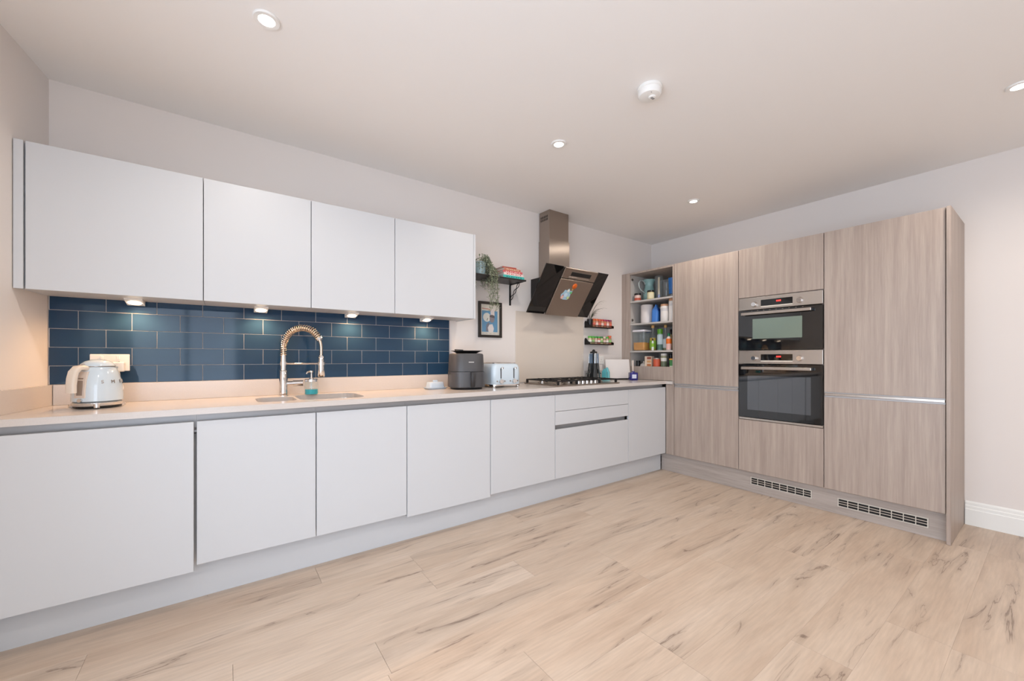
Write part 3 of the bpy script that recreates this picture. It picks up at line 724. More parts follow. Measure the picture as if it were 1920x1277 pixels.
t = bm_new(); loft(t, [[(.02+q[0]-.02*(1-k), -.134-q[1]-dy, z) for q in rrect(.030, .020, .006, 3)] for k, dy, z in ((1, .014, .022), (1, .022, .05), (1, .027, .09), (1, .018, .122))]); h_ = obj('handle', t, 'chard', t_, world=False, smooth=50)
t = bm_new(); box(t, .006, .034, -.160, -.128, .110, .126, .004, 2); obj('handle_bracket', t, 'chard', h_, world=False)
t = bm_new(); box(t, -.012, .014, -.1335, -.128, .088, .104, .002); obj('vent', t, 'black', t_, world=False)
t = bm_new(); box(t, -.006, .034, -.1285, -.1255, .195, .202, .0008); obj('badge', t, cmat((196, 194, 192), .35), bdy, world=False)
t_ = thing('baking_tray', 'small black tray lying on top of the air fryer', 'tray', (FX+.005, FY, ZW+.2635), -.2)
t = bm_new(); loft(t, [sq(.13, .13, .03, 0, 4), sq(.17, .17, .035, .012, 4), sq(.205, .20, .04, .018, 4), sq(.205, .20, .04, .020, 4), sq(.165, .165, .03, .014, 4), sq(.126, .126, .03, .003, 4)]); obj('tray', t, 'black', t_, world=False, smooth=40)
t = bm_new(); tube(t, [(-.055, .03, .004), (-.075, .055, .028), (.0, .09, .026)], .004, 6); obj('wire_handle', t, 'chard', t_, world=False)

# ------------------------------------------------------------------ toaster
t_ = thing('toaster', 'pale blue four-slice retro toaster right of the air fryer', 'toaster', (1.795, 2.655, ZW), -.04, group='pale blue retro appliances')
W_, D_ = .262, .27
t = bm_new(); loft(t, [sq(W_-.01, D_-.01, .035, .020, 6), sq(W_, D_, .04, .026, 6), sq(W_, D_, .04, .12, 6), sq(W_-.006, D_-.006, .038, .155, 6), sq(W_-.022, D_-.022, .034, .176, 6), sq(W_-.05, D_-.05, .03, .186, 6)]); body = obj('body', t, 'paleb', t_, world=False, smooth=50)
t = bm_new(); loft(t, [sq(W_-.004, D_-.004, .038, .013, 6), sq(W_+.004, D_+.004, .041, .014, 6), sq(W_+.004, D_+.004, .041, .024, 6), sq(W_-.004, D_-.004, .038, .0245, 6)]); bs = obj('chrome_base', t, 'chrome', t_, world=False, smooth=40)
for sx in (-1, 1):
    for sy in (-1, 1):
        t = bm_new(); lathe(t, [(.012, 0), (.014, .004), (.012, .014), (0, .014)], 14, sx*.11, sy*.115); obj('foot', t, 'chrome', bs, world=False, smooth=40)
t = bm_new(); loft(t, [sq(W_-.050, D_-.050, .03, .1855, 6), sq(W_-.052, D_-.052, .03, .191, 6)]); tp = obj('top_plate', t, 'steel', t_, world=False)
for sx in (-1, 1):
    for sy in (-1, 1):
        t = bm_new(); box(t, sx*.048-.013, sx*.048+.013, sy*.052-.044, sy*.052+.044, .1905, .1918); obj('slot', t, 'dark', tp, world=False)
for sx in (-1, 1):
    x = sx*.060; yf = -D_/2
    t = bm_new(); box(t, x-.004, x+.004, yf-.0012, yf+.002, .070, .150); obj('lever_slot', t, 'chard', body, world=False)
    t = bm_new(); tube(t, [(x, yf, .152), (x, yf-.018, .150)], .004, 8); lathe(t, [(.008, 0), (.008, .012)], 12, x, yf-.020, .143); box(t, x-.010, x+.010, yf-.026, yf-.014, .145, .158, .004, 2); obj('lever', t, 'chrome', t_, world=False, smooth=40)
    t = bm_new(); cyl(t, (x, yf+.001, .048), (x, yf-.016, .048), .0185, .0165, 20); kn = obj('dial', t, 'chrome', t_, world=False, smooth=40)
    t = bm_new(); box(t, x-.002, x+.002, yf-.0185, yf-.014, .034, .062, .001); obj('dial_grip', t, 'steeld', kn, world=False)
    for s2 in (-1, 1):
        t = bm_new(); cyl(t, (x+s2*.034, yf+.001, .050), (x+s2*.034, yf-.004, .050), .0055, n=12); obj('button', t, 'steeld', t_, world=False)

# ------------------------------------------------------------------ gas hob
HX0, HX1, HY0, HY1 = 2.172, 2.925, 2.352, 2.803
t_ = thing('gas_hob', 'steel five-burner gas hob with black cast iron pan supports', 'hob', ((HX0+HX1)/2, (HY0+HY1)/2, ZW))
t = bm_new(); box(t, HX0, HX1, HY0, HY1, ZW+.0003, ZW+.009, .002, 2); obj('hob_plate', t, 'steeld', t_)
zp = ZW+.009
burn = [(2.29, 2.48, .035), (2.29, 2.69, .03), (2.545, 2.62, .05), (2.80, 2.50, .03), (2.80, 2.70, .035)]
for x, y_, r in burn:
    t = bm_new(); lathe(t, [(r+.012, 0), (r+.012, .006), (r, .010), (r, .018), (0, .018)], 24, x, y_, zp); bn = obj('burner', t, 'steel', t_, smooth=40)
    t = bm_new(); lathe(t, [(r-.003, .018), (r, .020), (r-.002, .025), (0, .026)], 24, x, y_, zp); obj('burner_cap', t, 'iron', bn, smooth=40)
for gx0, gx1 in ((2.195, 2.405), (2.42, 2.67), (2.685, 2.905)):
    t = bm_new(); y0, y1 = HY0+(.11 if gx0 == 2.42 else .03), HY1-.018; zg = zp+.034; gw = .0066
    for yy in (y0, y1): box(t, gx0, gx1, yy-gw, yy+gw, zg-.010, zg)
    for xx in (gx0, gx1): box(t, xx-gw, xx+gw, y0-gw, y1+gw, zg-.010, zg)
    cx = (gx0+gx1)/2
    for yc in ([(y0+y1)/2] if gx0 == 2.42 else [y0+(y1-y0)*.25, y0+(y1-y0)*.75]):
        for sx in (-1, 1): box(t, cx+sx*.026-(0 if sx > 0 else .06), cx+sx*.026+(.06 if sx > 0 else 0), yc-.004, yc+.004, zg-.010, zg+.004)
        for sy in (-1, 1): box(t, cx-.004, cx+.004, yc+sy*.026-(0 if sy > 0 else .05), yc+sy*.026+(.05 if sy > 0 else 0), zg-.010, zg+.004)
    if gx0 != 2.42: box(t, gx0, gx1, (y0+y1)/2-gw, (y0+y1)/2+gw, zg-.010, zg)
    for xx in (gx0, gx1):
        for yy in (y0, y1): box(t, xx-.008, xx+.008, yy-.008, yy+.008, zp+.0003, zg-.002)
    obj('pan_support', t, 'iron', t_)
for k in range(5):
    x = 2.44+k*.052; t = bm_new(); lathe(t, [(.019, 0), (.019, .004), (.0155, .006), (.0145, .024), (0, .025)], 18, x, HY0+.045, zp); kb = obj('control_knob', t, 'chrome', t_, smooth=40)
    t = bm_new(); box(t, x-.002, x+.002, HY0+.032, HY0+.058, zp+.0245, zp+.028); obj('knob_grip', t, 'steeld', kb)

# cream splash panel behind the hob
b = bm_new(); box(b, 2.106, 2.966, D-.0065, D-.0005, TZ0-.09, 1.552, .001)
tag(rebase(obj('splash_panel', b, 'cream'), (2.536, D-.003, TZ0-.09)), 'plain cream glass splash panel on the wall behind the hob', 'splash panel')

# ------------------------------------------------------------------ extractor hood
CX = 2.502
yt, zt, ybm, zbm = 2.440, 1.901, 2.705, 1.526
t_ = thing('extractor_hood', 'angled extractor hood with steel chimney and black glass wings', 'extractor hood', (CX, 2.75, zbm))
t = bm_new(); box(t, CX-.128, CX+.122, 2.693, D-.0075, 1.84, 2.21, .0015); ch = obj('lower_chimney', t, 'chimney', t_)
t = bm_new(); box(t, CX-.122, CX+.116, 2.699, D-.0078, 2.205, HC-.001, .0015); chu = obj('upper_chimney', t, 'chimney', t_)
for r in range(2):
    for k in range(7):
        t = bm_new(); yy = 2.722+k*.015; zz = 2.385+.026*r-.0; box(t, CX-.1232, CX-.1215, yy, yy+.007, zz, zz+.020); obj('vent_slot', t, 'dark', chu)
# black body between wall and panel
t = bm_new(); prism(t, [(D-.0078, 1.850), (2.62, 1.850), (2.50, 1.845), (2.735, 1.56), (D-.0078, 1.56)], CX-.222, CX+.222, 'x'); obj('body', t, 'blackm', t_)
# the slanted front: an axis along the slope (s: 0 at the bottom, 1 at the top) and the outward normal
B0 = Vector((0, ybm, zbm)); T0 = Vector((0, yt, zt)); sl = (T0-B0); ln_ = sl.length; su = sl.normalized(); sn = Vector((0, -su.z, su.y))
if sn.y > 0: sn = -sn
def slab(x0, x1, s0, s1, th0, th1, bev=.001):
    t = bm_new(); box(t, x0, x1, s0*ln_, s1*ln_, th0, th1, bev)
    mtx = Matrix(((1, 0, 0, 0), (0, su.y, sn.y, B0.y), (0, su.z, sn.z, B0.z), (0, 0, 0, 1)))
    bmesh.ops.transform(t, matrix=mtx, verts=t.verts[:]); return t
HL, HR = CX-.380, CX+.376
obj('glass_wing', slab(HL, CX-.185, 0, 1, -.008, 0), 'bglass', t_); obj('glass_wing', slab(CX+.236, HR, 0, 1, -.008, 0), 'bglass', t_)
obj('backing_panel', slab(CX-.20, CX+.24, .02, .98, -.012, -.004), 'black', t_)
pn = obj('steel_panel', slab(CX-.174, CX+.228, .0, .775, -.004, .012, .002), 'steeld', t_)
cp = obj('control_panel', slab(CX-.174, CX+.228, .79, 1.0, -.004, .012, .002), 'steeld', t_)
obj('display', slab(CX-.085, CX+.155, .855, .935, .0115, .0135), 'black', cp)
obj('badge_strip', slab(CX-.095, CX+.15, .815, .838, .0115, .013), 'steel', cp)
# two magnets on the steel panel
def on_panel(poly, h0, h1):
    t = bm_new(); mtx = Matrix(((1, 0, 0, 0), (0, su.y, sn.y, B0.y), (0, su.z, sn.z, B0.z), (0, 0, 0, 1)))
    prism(t, poly, h0, h1); bmesh.ops.transform(t, matrix=mtx, verts=t.verts[:]); return t
def at_panel(x, s): return (x, B0.y+su.y*s+sn.y*.012, B0.z+su.z*s+sn.z*.012)
mx, ms = CX-.036, .218
t_ = thing('fridge_magnet', 'pale blue cut-out magnet with small coloured patches on the hood', 'magnet', at_panel(mx, ms))
poly = [(-.052, -.040), (-.020, -.052), (.030, -.050), (.046, -.030), (.044, .005), (.052, .040), (.024, .036), (.006, .056), (-.010, .038), (-.036, .040), (-.044, .012), (-.062, -.008)]
obj('backing', on_panel([(mx+p[0], ms+p[1]) for p in poly], .0122, .0150), cmat((168, 204, 222), .4), t_)
for dx, ds, r, c in ((-.040, -.030, .017, (236, 190, 178)), (.030, -.030, .014, (206, 222, 150)), (.040, .020, .012, (108, 196, 130)), (.004, .036, .013, (238, 236, 220)), (-.008, -.005, .020, (206, 226, 238)), (-.038, -.012, .007, (180, 60, 60)), (.020, -.034, .006, (60, 90, 70))):
    obj('coloured_patch', on_panel(circ(r, 12, mx+dx, ms+ds), .0150, .0158+abs(dx)*.01), cmat(c, .4), t_)
mx, ms = CX+.018, .303
t_ = thing('fridge_magnet', 'round orange balloon-shaped magnet on the hood', 'magnet', at_panel(mx, ms))
t = bm_new(); lathe(t, [(.026, 0), (.026, .003), (.018, .009), (0, .011)], 20)
mtx = Matrix(((1, 0, 0, mx), (0, su.y, sn.y, B0.y+su.y*ms+sn.y*.0122), (0, su.z, sn.z, B0.z+su.z*ms+sn.z*.0122), (0, 0, 0, 1)))
bmesh.ops.transform(t, matrix=mtx, verts=t.verts[:]); obj('balloon', t, cmat((214, 98, 20), .3), t_, smooth=60)
obj('basket', on_panel([(mx-.016, ms-.040), (mx-.004, ms-.040), (mx-.002, ms-.026), (mx-.014, ms-.026)], .0122, .016), cmat((206, 160, 96), .4), t_)

# ------------------------------------------------------------------ wall shelf with books and trailing plant
SZ = 1.790
t_ = thing('wall_shelf', 'black wall shelf on a scrolled iron bracket', 'shelf', (1.80, 2.75, SZ-.19))
t = bm_new(); box(t, 1.545, 2.070, 2.640, D-.001, SZ-.013, SZ, .0015); obj('board', t, mat('black_stained_board', (34, 30, 29), .4, vary=.15), t_)
for bx in (1.585, 2.048):
    t = bm_new(); box(t, bx-.009, bx+.009, D-.006, D-.001, SZ-.195, SZ-.014, .001); br = obj('bracket_plate', t, 'blackm', t_)
    t = bm_new(); box(t, bx-.008, bx+.008, 2.668, D-.006, SZ-.0175, SZ-.0135, .0008); obj('bracket_arm', t, 'blackm', br)
    for ph in (0, PI):
        t = bm_new(); pts = []
        for k in range(17):
            f = k/16; base_ = Vector((bx, D-.006-.135*f, SZ-.150+.135*f)); n_ = Vector((0, .707, .707))
            pts.append(base_+n_*.013*math.sin(ph+f*3*PI))
        tube(t, pts, .0032, 6); obj('scroll_bar', t, 'blackm', br)
books = [(.215, .150, .024, (70, 186, 176), .00, 'teal hardback book at the bottom of the stack on the shelf', (40, 130, 124)), (.205, .150, .020, (236, 214, 208), .03, 'white book with red stripes, second from the bottom of the shelf stack', (206, 84, 84)),
         (.195, .145, .018, (204, 92, 96), -.04, 'pink-red book in the middle of the shelf stack', (238, 200, 190)), (.175, .140, .020, (186, 120, 96), .05, 'brown-red patterned book, second from the top of the shelf stack', (224, 190, 160)),
         (.135, .120, .012, (176, 74, 62), -.06, 'small red book on top of the shelf stack', (120, 96, 88))]
z = SZ+.0003
for w, d, h, c, rz, lab, c2 in books:
    t_ = thing('book', lab, 'book', (1.955-(.215-w)*.38, 2.735, z), rz, group='books stacked on the wall shelf')
    t = bm_new(); box(t, -w/2+.003, w/2-.003, -d/2+.002, d/2-.004, .002, h-.002); obj('pages', t, cmat((222, 212, 202), .8), t_, world=False)
    t = bm_new(); box(t, -w/2, w/2, -d/2, d/2, 0, .002); box(t, -w/2, w/2, -d/2, d/2, h-.002, h); box(t, -w/2, w/2, -d/2-.001, -d/2+.001, 0, h); cv = obj('cover', t, cmat(c, .5), t_, world=False)
    for k in range(7 if h > .015 else 3):
        xx = -w*.36+k*w*.11; t = bm_new(); box(t, xx, xx+w*(.045 if k % 2 else .07), -d/2-.0017, -d/2-.0008, h*.3, h*.7); obj('spine_print', t, cmat(c2, .5), cv, world=False)
    z += h+.0004

def leaf_at(t, p, dr, size, up=Vector((0, 0, 1)), wid=.55):
    dr = dr.normalized(); s_ = dr.cross(up)
    if s_.length < 1e-3: s_ = Vector((1, 0, 0))
    s_.normalize(); n_ = s_.cross(dr)
    P = [p, p+dr*size*.5+s_*size*wid/2, p+dr*size+n_*-size*.08, p+dr*size*.5-s_*size*wid/2, p+dr*size*.5+n_*size*.10]
    v = [t.verts.new(q) for q in P]
    for a, c in ((0, 1), (1, 2), (2, 3), (3, 0)): t.faces.new((v[a], v[c], v[4]))

leafm = mat('grey_green_leaf', (146, 156, 128), .6, vary=.25, vscale=60)
leafm2 = mat('pale_leaf', (182, 186, 160), .6, vary=.2, vscale=60)
PXc, PYc = 1.668, 2.735
t_ = thing('trailing_plant', 'grey-green trailing plant in a pale blue pot at the shelf end', 'plant', (PXc, PYc, SZ))
t = bm_new(); lathe(t, [(.040, 0), (.050, .05), (.056, .098), (.058, .108), (.052, .108), (.046, .09), (0, .088)], 24, PXc, PYc, SZ+.0003); obj('pot', t, cmat((176, 198, 202), .35), t_, smooth=45)
t = bm_new(); t2 = bm_new(); ts = bm_new()
for k in range(66):
    a = random.uniform(0, 2*PI)
    if k < 44: a = random.uniform(-1.2, .7)
    ca, sa = math.cos(a), math.sin(a); out = random.uniform(.050, .105)
    drop = random.choice((.04, .06, .09, .12)) if k % 4 else random.uniform(.22, .335)
    if PYc+sa*out > 2.82: continue
    if k % 4 == 0 and not (PYc+sa*out < 2.635): a = random.uniform(-1.5, -.6); ca, sa = math.cos(a), math.sin(a); out = .118
    p0 = Vector((PXc+ca*.03, PYc+sa*.03, SZ+.095)); pk = Vector((PXc+ca*.058, PYc+sa*.058, SZ+.135+random.uniform(-.02, .03))); e1 = Vector((PXc+ca*out, PYc+sa*out*1.0, SZ+.06))
    pts = [p0, pk, e1]
    if drop > .08:
        outy = min(e1.y, 2.628) if drop > .2 else e1.y
        e1b = Vector((e1.x+.004, outy, SZ+.02)); pts.append(e1b); nseg = max(2, int(drop/.03))
        for q in range(1, nseg+1): pts.append(e1b+Vector((random.uniform(-.006, .006)*q*.5, random.uniform(-.004, .002), -drop*q/nseg)))
    else: pts.append(e1+Vector((ca*.01, sa*.01, -drop*.6)))
    tube(ts, pts, .0011, 4)
    for i in range(len(pts)-1):
        seg = pts[i+1]-pts[i]; m_ = max(2, int(seg.length/.009)) if drop < .2 or i < 3 else max(1, int(seg.length/.013))
        for q in range(m_):
            p = pts[i]+seg*((q+.5)/m_); dr = Vector((random.uniform(-1, 1), random.uniform(-1, .5), random.uniform(-.5, .6)))
            leaf_at(t if random.random() < .6 else t2, p, dr, random.uniform(.016, .026))
obj('stems', ts, cmat((110, 112, 84), .6), t_)
obj('foliage', t, leafm, t_, kind='stuff'); obj('foliage', t2, leafm2, t_, kind='stuff')

# ------------------------------------------------------------------ framed print on the wall
x0, x1, z0, z1 = 1.719, 1.951, 1.306, 1.608
t_ = thing('picture_frame', 'black framed print with a blue panel and white plate below the shelf', 'picture', ((x0+x1)/2, D-.01, z0))
t = bm_new(); f = .021
box(t, x0, x1, D-.020, D-.0005, z0, z0+f, .001); box(t, x0, x1, D-.020, D-.0005, z1-f, z1, .001); box(t, x0, x0+f, D-.020, D-.0005, z0+f, z1-f, .001); box(t, x1-f, x1, D-.020, D-.0005, z0+f, z1-f, .001); obj('frame', t, cmat((34, 27, 24), .4), t_)
t = bm_new(); box(t, x0+f, x1-f, D-.008, D-.004, z0+f, z1-f); pr = obj('print', t, cmat((226, 214, 202), .6), t_)
def flat(nm, poly, c, lv, parent=None):
    t = bm_new(); prism(t, [(x0+f+p[0]*(x1-x0-2*f), z0+f+p[1]*(z1-z0-2*f)) for p in poly], D-.008-.0004*lv, D-.0075, 'y'); return obj(nm, t, cmat(c, .6), parent or pr)
flat('blue_panel', [(.07, .10), (.90, .10), (.90, .79), (.07, .79)], (84, 146, 186), 1)
flat('plate', [(.33+.20*math.cos(a*PI/12)*1.0, .575+.145*math.sin(a*PI/12)) for a in range(24)], (236, 228, 218), 2)
flat('white_column', [(.53, .62), (.74, .62), (.73, .86), (.52, .86)], (232, 214, 210), 2)
flat('coat', [(.42, .10), (.66, .10), (.70, .22), (.62, .36), (.46, .34), (.38, .24)], (230, 216, 214), 3)
flat('grey_shape', [(.60+.13*math.cos(a*PI/8), .53+.125*math.sin(a*PI/8)) for a in range(16)], (142, 128, 132), 3)
flat('dark_band', [(.47, .585), (.74, .56), (.73, .64), (.60, .665), (.48, .65)], (82, 68, 72), 4)
flat('stem', [(.28, .12), (.42, .12), (.42, .30), (.48, .38), (.40, .42), (.30, .32)], (120, 116, 128), 2)
flat('green_mark', [(.32, .47), (.35, .47), (.39, .55), (.36, .56)], (70, 84, 60), 4)
for k in range(11):                                                        # the illegible headline: a row of small strokes
    flat('headline_stroke', [(.07+k*.052, .84-k*.002), (.108+k*.052, .84-k*.002), (.112+k*.052, .873-k*.002+(.012 if k in (0, 5, 8) else 0)), (.076+k*.052, .873-k*.002)], (206, 74, 66) if k % 3 else (176, 130, 84), 1)
for k in range(4): flat('small_print', [(.07+k*.2, .045), (.17+k*.2, .045), (.17+k*.2, .055), (.07+k*.2, .055)], (170, 158, 150), 1)
t = bm_new(); box(t, x0+f, x1-f, D-.0125, D-.0118, z0+f, z1-f); obj('glazing', t, 'pane', t_)

# ------------------------------------------------------------------ spice racks with jars and a grassy plant
RX0, RX1, RY = 2.986, 3.350, 2.772
brownm = mat('dark_bronze_wire', (58, 36, 24), .45, .4)
jlab = {0: 'upper', 1: 'lower'}
upper = [(226, 96, 40), (232, 110, 36), (214, 84, 50), (206, 70, 60), (176, 52, 92), (150, 46, 88), (132, 42, 80)]
ucol = ['orange-red', 'bright orange', 'burnt orange', 'tomato red', 'magenta', 'plum', 'dark purple']
lower = [(96, 190, 66), (84, 176, 60), (66, 156, 70), (70, 164, 64), (60, 130, 60), (226, 206, 190), (90, 180, 60), (236, 110, 60)]
lcol = ['light green', 'leaf green', 'deep green', 'mid green', 'dark green', 'cream', 'grass green', 'orange and pink']
pos_u = ['first beside the plant pot', 'second after the plant pot', 'third after the plant pot', 'in the middle of the jars', 'third from the right end', 'second from the right end', 'at the right end']
pos_l = ['at the left end', 'second from the left', 'third from the left', 'fourth from the left', 'fifth from the left', 'sixth from the left', 'second from the right end', 'at the right end']
for r, zr in enumerate((1.442, 1.268)):
    t_ = thing('spice_rack', ['black wall rack holding the grassy plant and red-lidded jars', 'black wall rack holding the green-lidded jars'][r], 'rack', ((RX0+RX1)/2, 2.81, zr), group='black spice racks')
    t = bm_new(); box(t, RX0, RX1, RY, D-.001, zr, zr+.004, .001); obj('tray', t, 'blackm', t_)
    t = bm_new(); prism(t, [(D-.001, zr), (RY, zr), (RY, zr+.024), (D-.05, zr+.034), (D-.030, zr+.058), (D-.020, zr+.068), (D-.008, zr+.066), (D-.001, zr+.05)], RX0, RX0+.003, 'x'); obj('end_bracket', t, 'blackm', t_)
    t = bm_new(); prism(t, [(D-.001, zr), (RY, zr), (RY, zr+.024), (D-.05, zr+.034), (D-.001, zr+.05)], RX1-.003, RX1, 'x'); obj('end_bracket', t, 'blackm', t_)
    t = bm_new(); box(t, RX0+.003, RX1-.003, RY, RY+.003, zr+.020, zr+.026, .0005); obj('front_rail', t, brownm, t_)
    t = bm_new(); box(t, RX0+.003, RX1-.003, RY, RY+.003, zr+.004, zr+.009, .0005); obj('front_rail', t, brownm, t_)
    cols, names_, pos = (upper, ucol, pos_u) if r == 0 else (lower, lcol, pos_l)
    xs = [3.072+k*.0418 for k in range(7)] if r == 0 else [3.016+k*.0430 for k in range(8)]
    for k, x in enumerate(xs):
        j = thing('spice_jar', 'spice jar with %s lid, %s, %s rack' % (names_[k], pos[k], jlab[r]), 'jar', (x, 2.802, zr+.0043), group='spice jars on the %s rack' % jlab[r])
        hh = .075 if r == 0 else .070; hh += (.012 if (r == 1 and k == 7) else 0)
        t = bm_new(); lathe(t, [(.018, 0), (.0195, .003), (.0195, hh-.016), (.017, hh-.010), (.017, hh-.002), (0, hh-.002)], 16); obj('jar_body', t, cmat([(200, 130, 90), (214, 160, 140), (190, 110, 80), (206, 150, 120)][k % 4] if r == 0 else [(206, 200, 160), (170, 150, 110), (200, 170, 150), (190, 120, 100)][k % 4], .2), j, world=False, smooth=45)
        t = bm_new(); lathe(t, [(.0199, .018), (.0199, hh-.026)], 16, cap0=False, cap1=False); obj('label_band', t, cmat([(222, 110, 90), (240, 214, 200)][k % 2] if r == 0 else [(236, 232, 220), (150, 190, 120), (230, 200, 190)][k % 3], .6), j, world=False, smooth=45)
        t = bm_new(); lathe(t, [(.0185, hh-.006), (.0192, hh-.004), (.0192, hh+.010), (.017, hh+.012), (0, hh+.012)], 16); obj('lid', t, cmat(cols[k], .4), j, world=False, smooth=45)
PX2 = 3.022; zr = 1.442
t_ = thing('grass_plant', 'arching grass plant in a black pot on the upper spice rack', 'plant', (PX2, 2.806, zr+.0043))
t = bm_new(); lathe(t, [(.022, 0), (.026, .04), (.0295, .078), (.0295, .082), (.026, .082), (.024, .07), (0, .07)], 20); obj('pot', t, 'black', t_, world=False, smooth=45)
bladem = mat('dark_green_blade', (58, 64, 38), .5, vary=.3)
for k in range(20):
    a = random.uniform(-1.1, .35) if k < 15 else random.uniform(-2.4, -1.0); L_ = random.uniform(.16, .34) if k < 10 else random.uniform(.10, .18)
    ca, sa = math.cos(a), math.sin(a); up_ = random.uniform(.65, 1.2); t = bm_new(); n_ = 7; W0 = .0022; prev = []
    pts = []
    for i in range(n_+1):
        f_ = i/n_; pts.append(Vector((ca*(.008+L_*.75*f_**1.5), sa*(.008+L_*.22*f_**1.5), .066+L_*up_*(f_-.42*f_*f_*f_))))
    tube(t, pts, [W0*(1.0-.85*i/n_) for i in range(n_+1)], 4); obj('blade', t, bladem, t_, world=False)

# ------------------------------------------------------------------ things on the worktop right of the hob
UXc, UYc = 3.010, 2.745
t_ = thing('utensil_stand', 'black carousel stand for kitchen utensils beside the hob', 'utensil stand', (UXc, UYc, ZW))
t = bm_new(); lathe(t, [(.062, 0), (.062, .006), (.05, .012), (.01, .016), (.007, .03), (.007, .285), (.014, .290), (.016, .300), (.010, .312), (0, .316)], 24); obj('stand', t, 'blackm', t_, world=False, smooth=40)
t = bm_new(); lathe(t, [(.030, .278), (.036, .282), (.036, .290), (.028, .294)], 20); obj('carousel_ring', t, 'blackm', t_, world=False, smooth=40)
UL_ = ['black-headed cooking spoon with blue-grey handle on the carousel stand', 'black turner with steel handle on the carousel stand', 'black ladle with blue-grey handle, sticking out towards the hob',
       'black-headed cooking spoon with steel handle on the carousel stand', 'black turner with blue-grey handle on the carousel stand', 'black ladle with steel handle, sticking out towards the teal packets']
for k in range(6):
    t_ = thing('kitchen_utensil', UL_[k], 'utensil', (UXc, UYc, ZW), group='utensils on the carousel stand')
    a = 2*PI*k/6+PI/3; ca, sa = math.cos(a), math.sin(a); C = Vector((ca, sa, 0)); T_ = Vector((-sa, ca, 0))
    t = bm_new(); loft(t, [[C*(r+q[1])+T_*q[0]+Vector((0, 0, z)) for q in rrect(w, th, th*.45, 3)] for r, z, w, th in ((.041, .277, .010, .006), (.044, .262, .018, .010), (.046, .175, .016, .010))]); ut = obj('handle', t, cmat((196, 206, 214), .25, .9) if k % 2 else cmat((92, 116, 140), .3, .5), t_, world=False, smooth=50)
    t = bm_new()
    shapes = {0: ((.045, .176, .020, .012), (.050, .12, .030, .010), (.056, .06, .048, .008), (.064, .028, .044, .008)), 1: ((.045, .176, .022, .012), (.052, .11, .040, .008), (.058, .045, .054, .006), (.060, .022, .050, .006)),
              2: ((.045, .176, .014, .010), (.050, .12, .014, .010), (.064, .085, .040, .026), (.084, .070, .048, .030), (.100, .068, .026, .018))}[k % 3]
    loft(t, [[C*(r+q[1])+T_*q[0]+Vector((0, 0, z)) for q in rrect(w, th, th*.45, 3)] for r, z, w, th in shapes]); obj('head', t, cmat((44, 48, 50), .35), t_, world=False, smooth=50)

t_ = thing('teal_packet', 'darker teal packet with pinched top, nearer the utensil stand', 'packet', (3.142, 2.717, ZW), .35, 'teal packets by the white board')
t = bm_new(); loft(t, [[(p[0], p[1], z) for p in rrect(w, d, .003, 2)] for w, d, z in ((.042, .05, 0), (.040, .045, .09), (.030, .012, .118))]); obj('packet', t, cmat((92, 176, 184), .3), t_, world=False)
t = bm_new(); box(t, -.0145, .0145, -.003, .003, .117, .122, .001); obj('seam', t, cmat((70, 150, 160), .4), t_, world=False)
t_ = thing('teal_packet', 'paler teal packet with pinched top, leaning nearer the white board', 'packet', (3.190, 2.727, ZW), .35, 'teal packets by the white board')
t = bm_new(); loft(t, [[(p[0], p[1], z) for p in rrect(w, d, .003, 2)] for w, d, z in ((.048, .05, 0), (.044, .045, .085), (.034, .014, .128))]); obj('packet', t, cmat((120, 202, 210), .3), t_, world=False)
t = bm_new(); box(t, -.0165, .0165, -.003, .003, .127, .132, .001); obj('seam', t, cmat((90, 176, 186), .4), t_, world=False)

t_ = thing('white_board', 'plain white board propped upright on a dark foot near the larder', 'board', (3.385, 2.735, ZW), -.32)
t = bm_new(); box(t, -.145, .145, -.004, .004, .012, .216, .002); bmesh.ops.transform(t, matrix=Matrix.Rotation(-.14, 4, 'X'), verts=t.verts[:]); obj('board', t, cmat((236, 230, 226), .4), t_, world=False)
t = bm_new(); box(t, -.06, .135, -.010, .070, 0, .014, .002); obj('foot', t, 'black', t_, world=False)

t_ = thing('reed_diffuser', 'square royal blue bottle with white label in front of the larder', 'bottle', (3.425, 2.585, ZW), -.62)
t = bm_new(); loft(t, [[(p[0], p[1], z) for p in rrect(w, w, .008, 3)] for w, z in ((.074, 0), (.078, .003), (.078, .074), (.070, .080), (.03, .082), (.028, .092))]); bt = obj('bottle', t, cmat((30, 28, 118), .1), t_, world=False, smooth=40)
t = bm_new(); box(t, -.022, .022, -.0402, -.0388, .020, .060); obj('label', t, cmat((214, 218, 236), .5), bt, world=False)
for k, (dx, dy) in enumerate(((0, .002), (.004, .006), (-.004, .005))):
    t = bm_new(); tube(t, [(dx*.5, dy*.5, .06), (dx*1.8, dy+.004, .205)], .0032, 6); obj('reed', t, cmat((222, 208, 196), .5), t_, world=False)

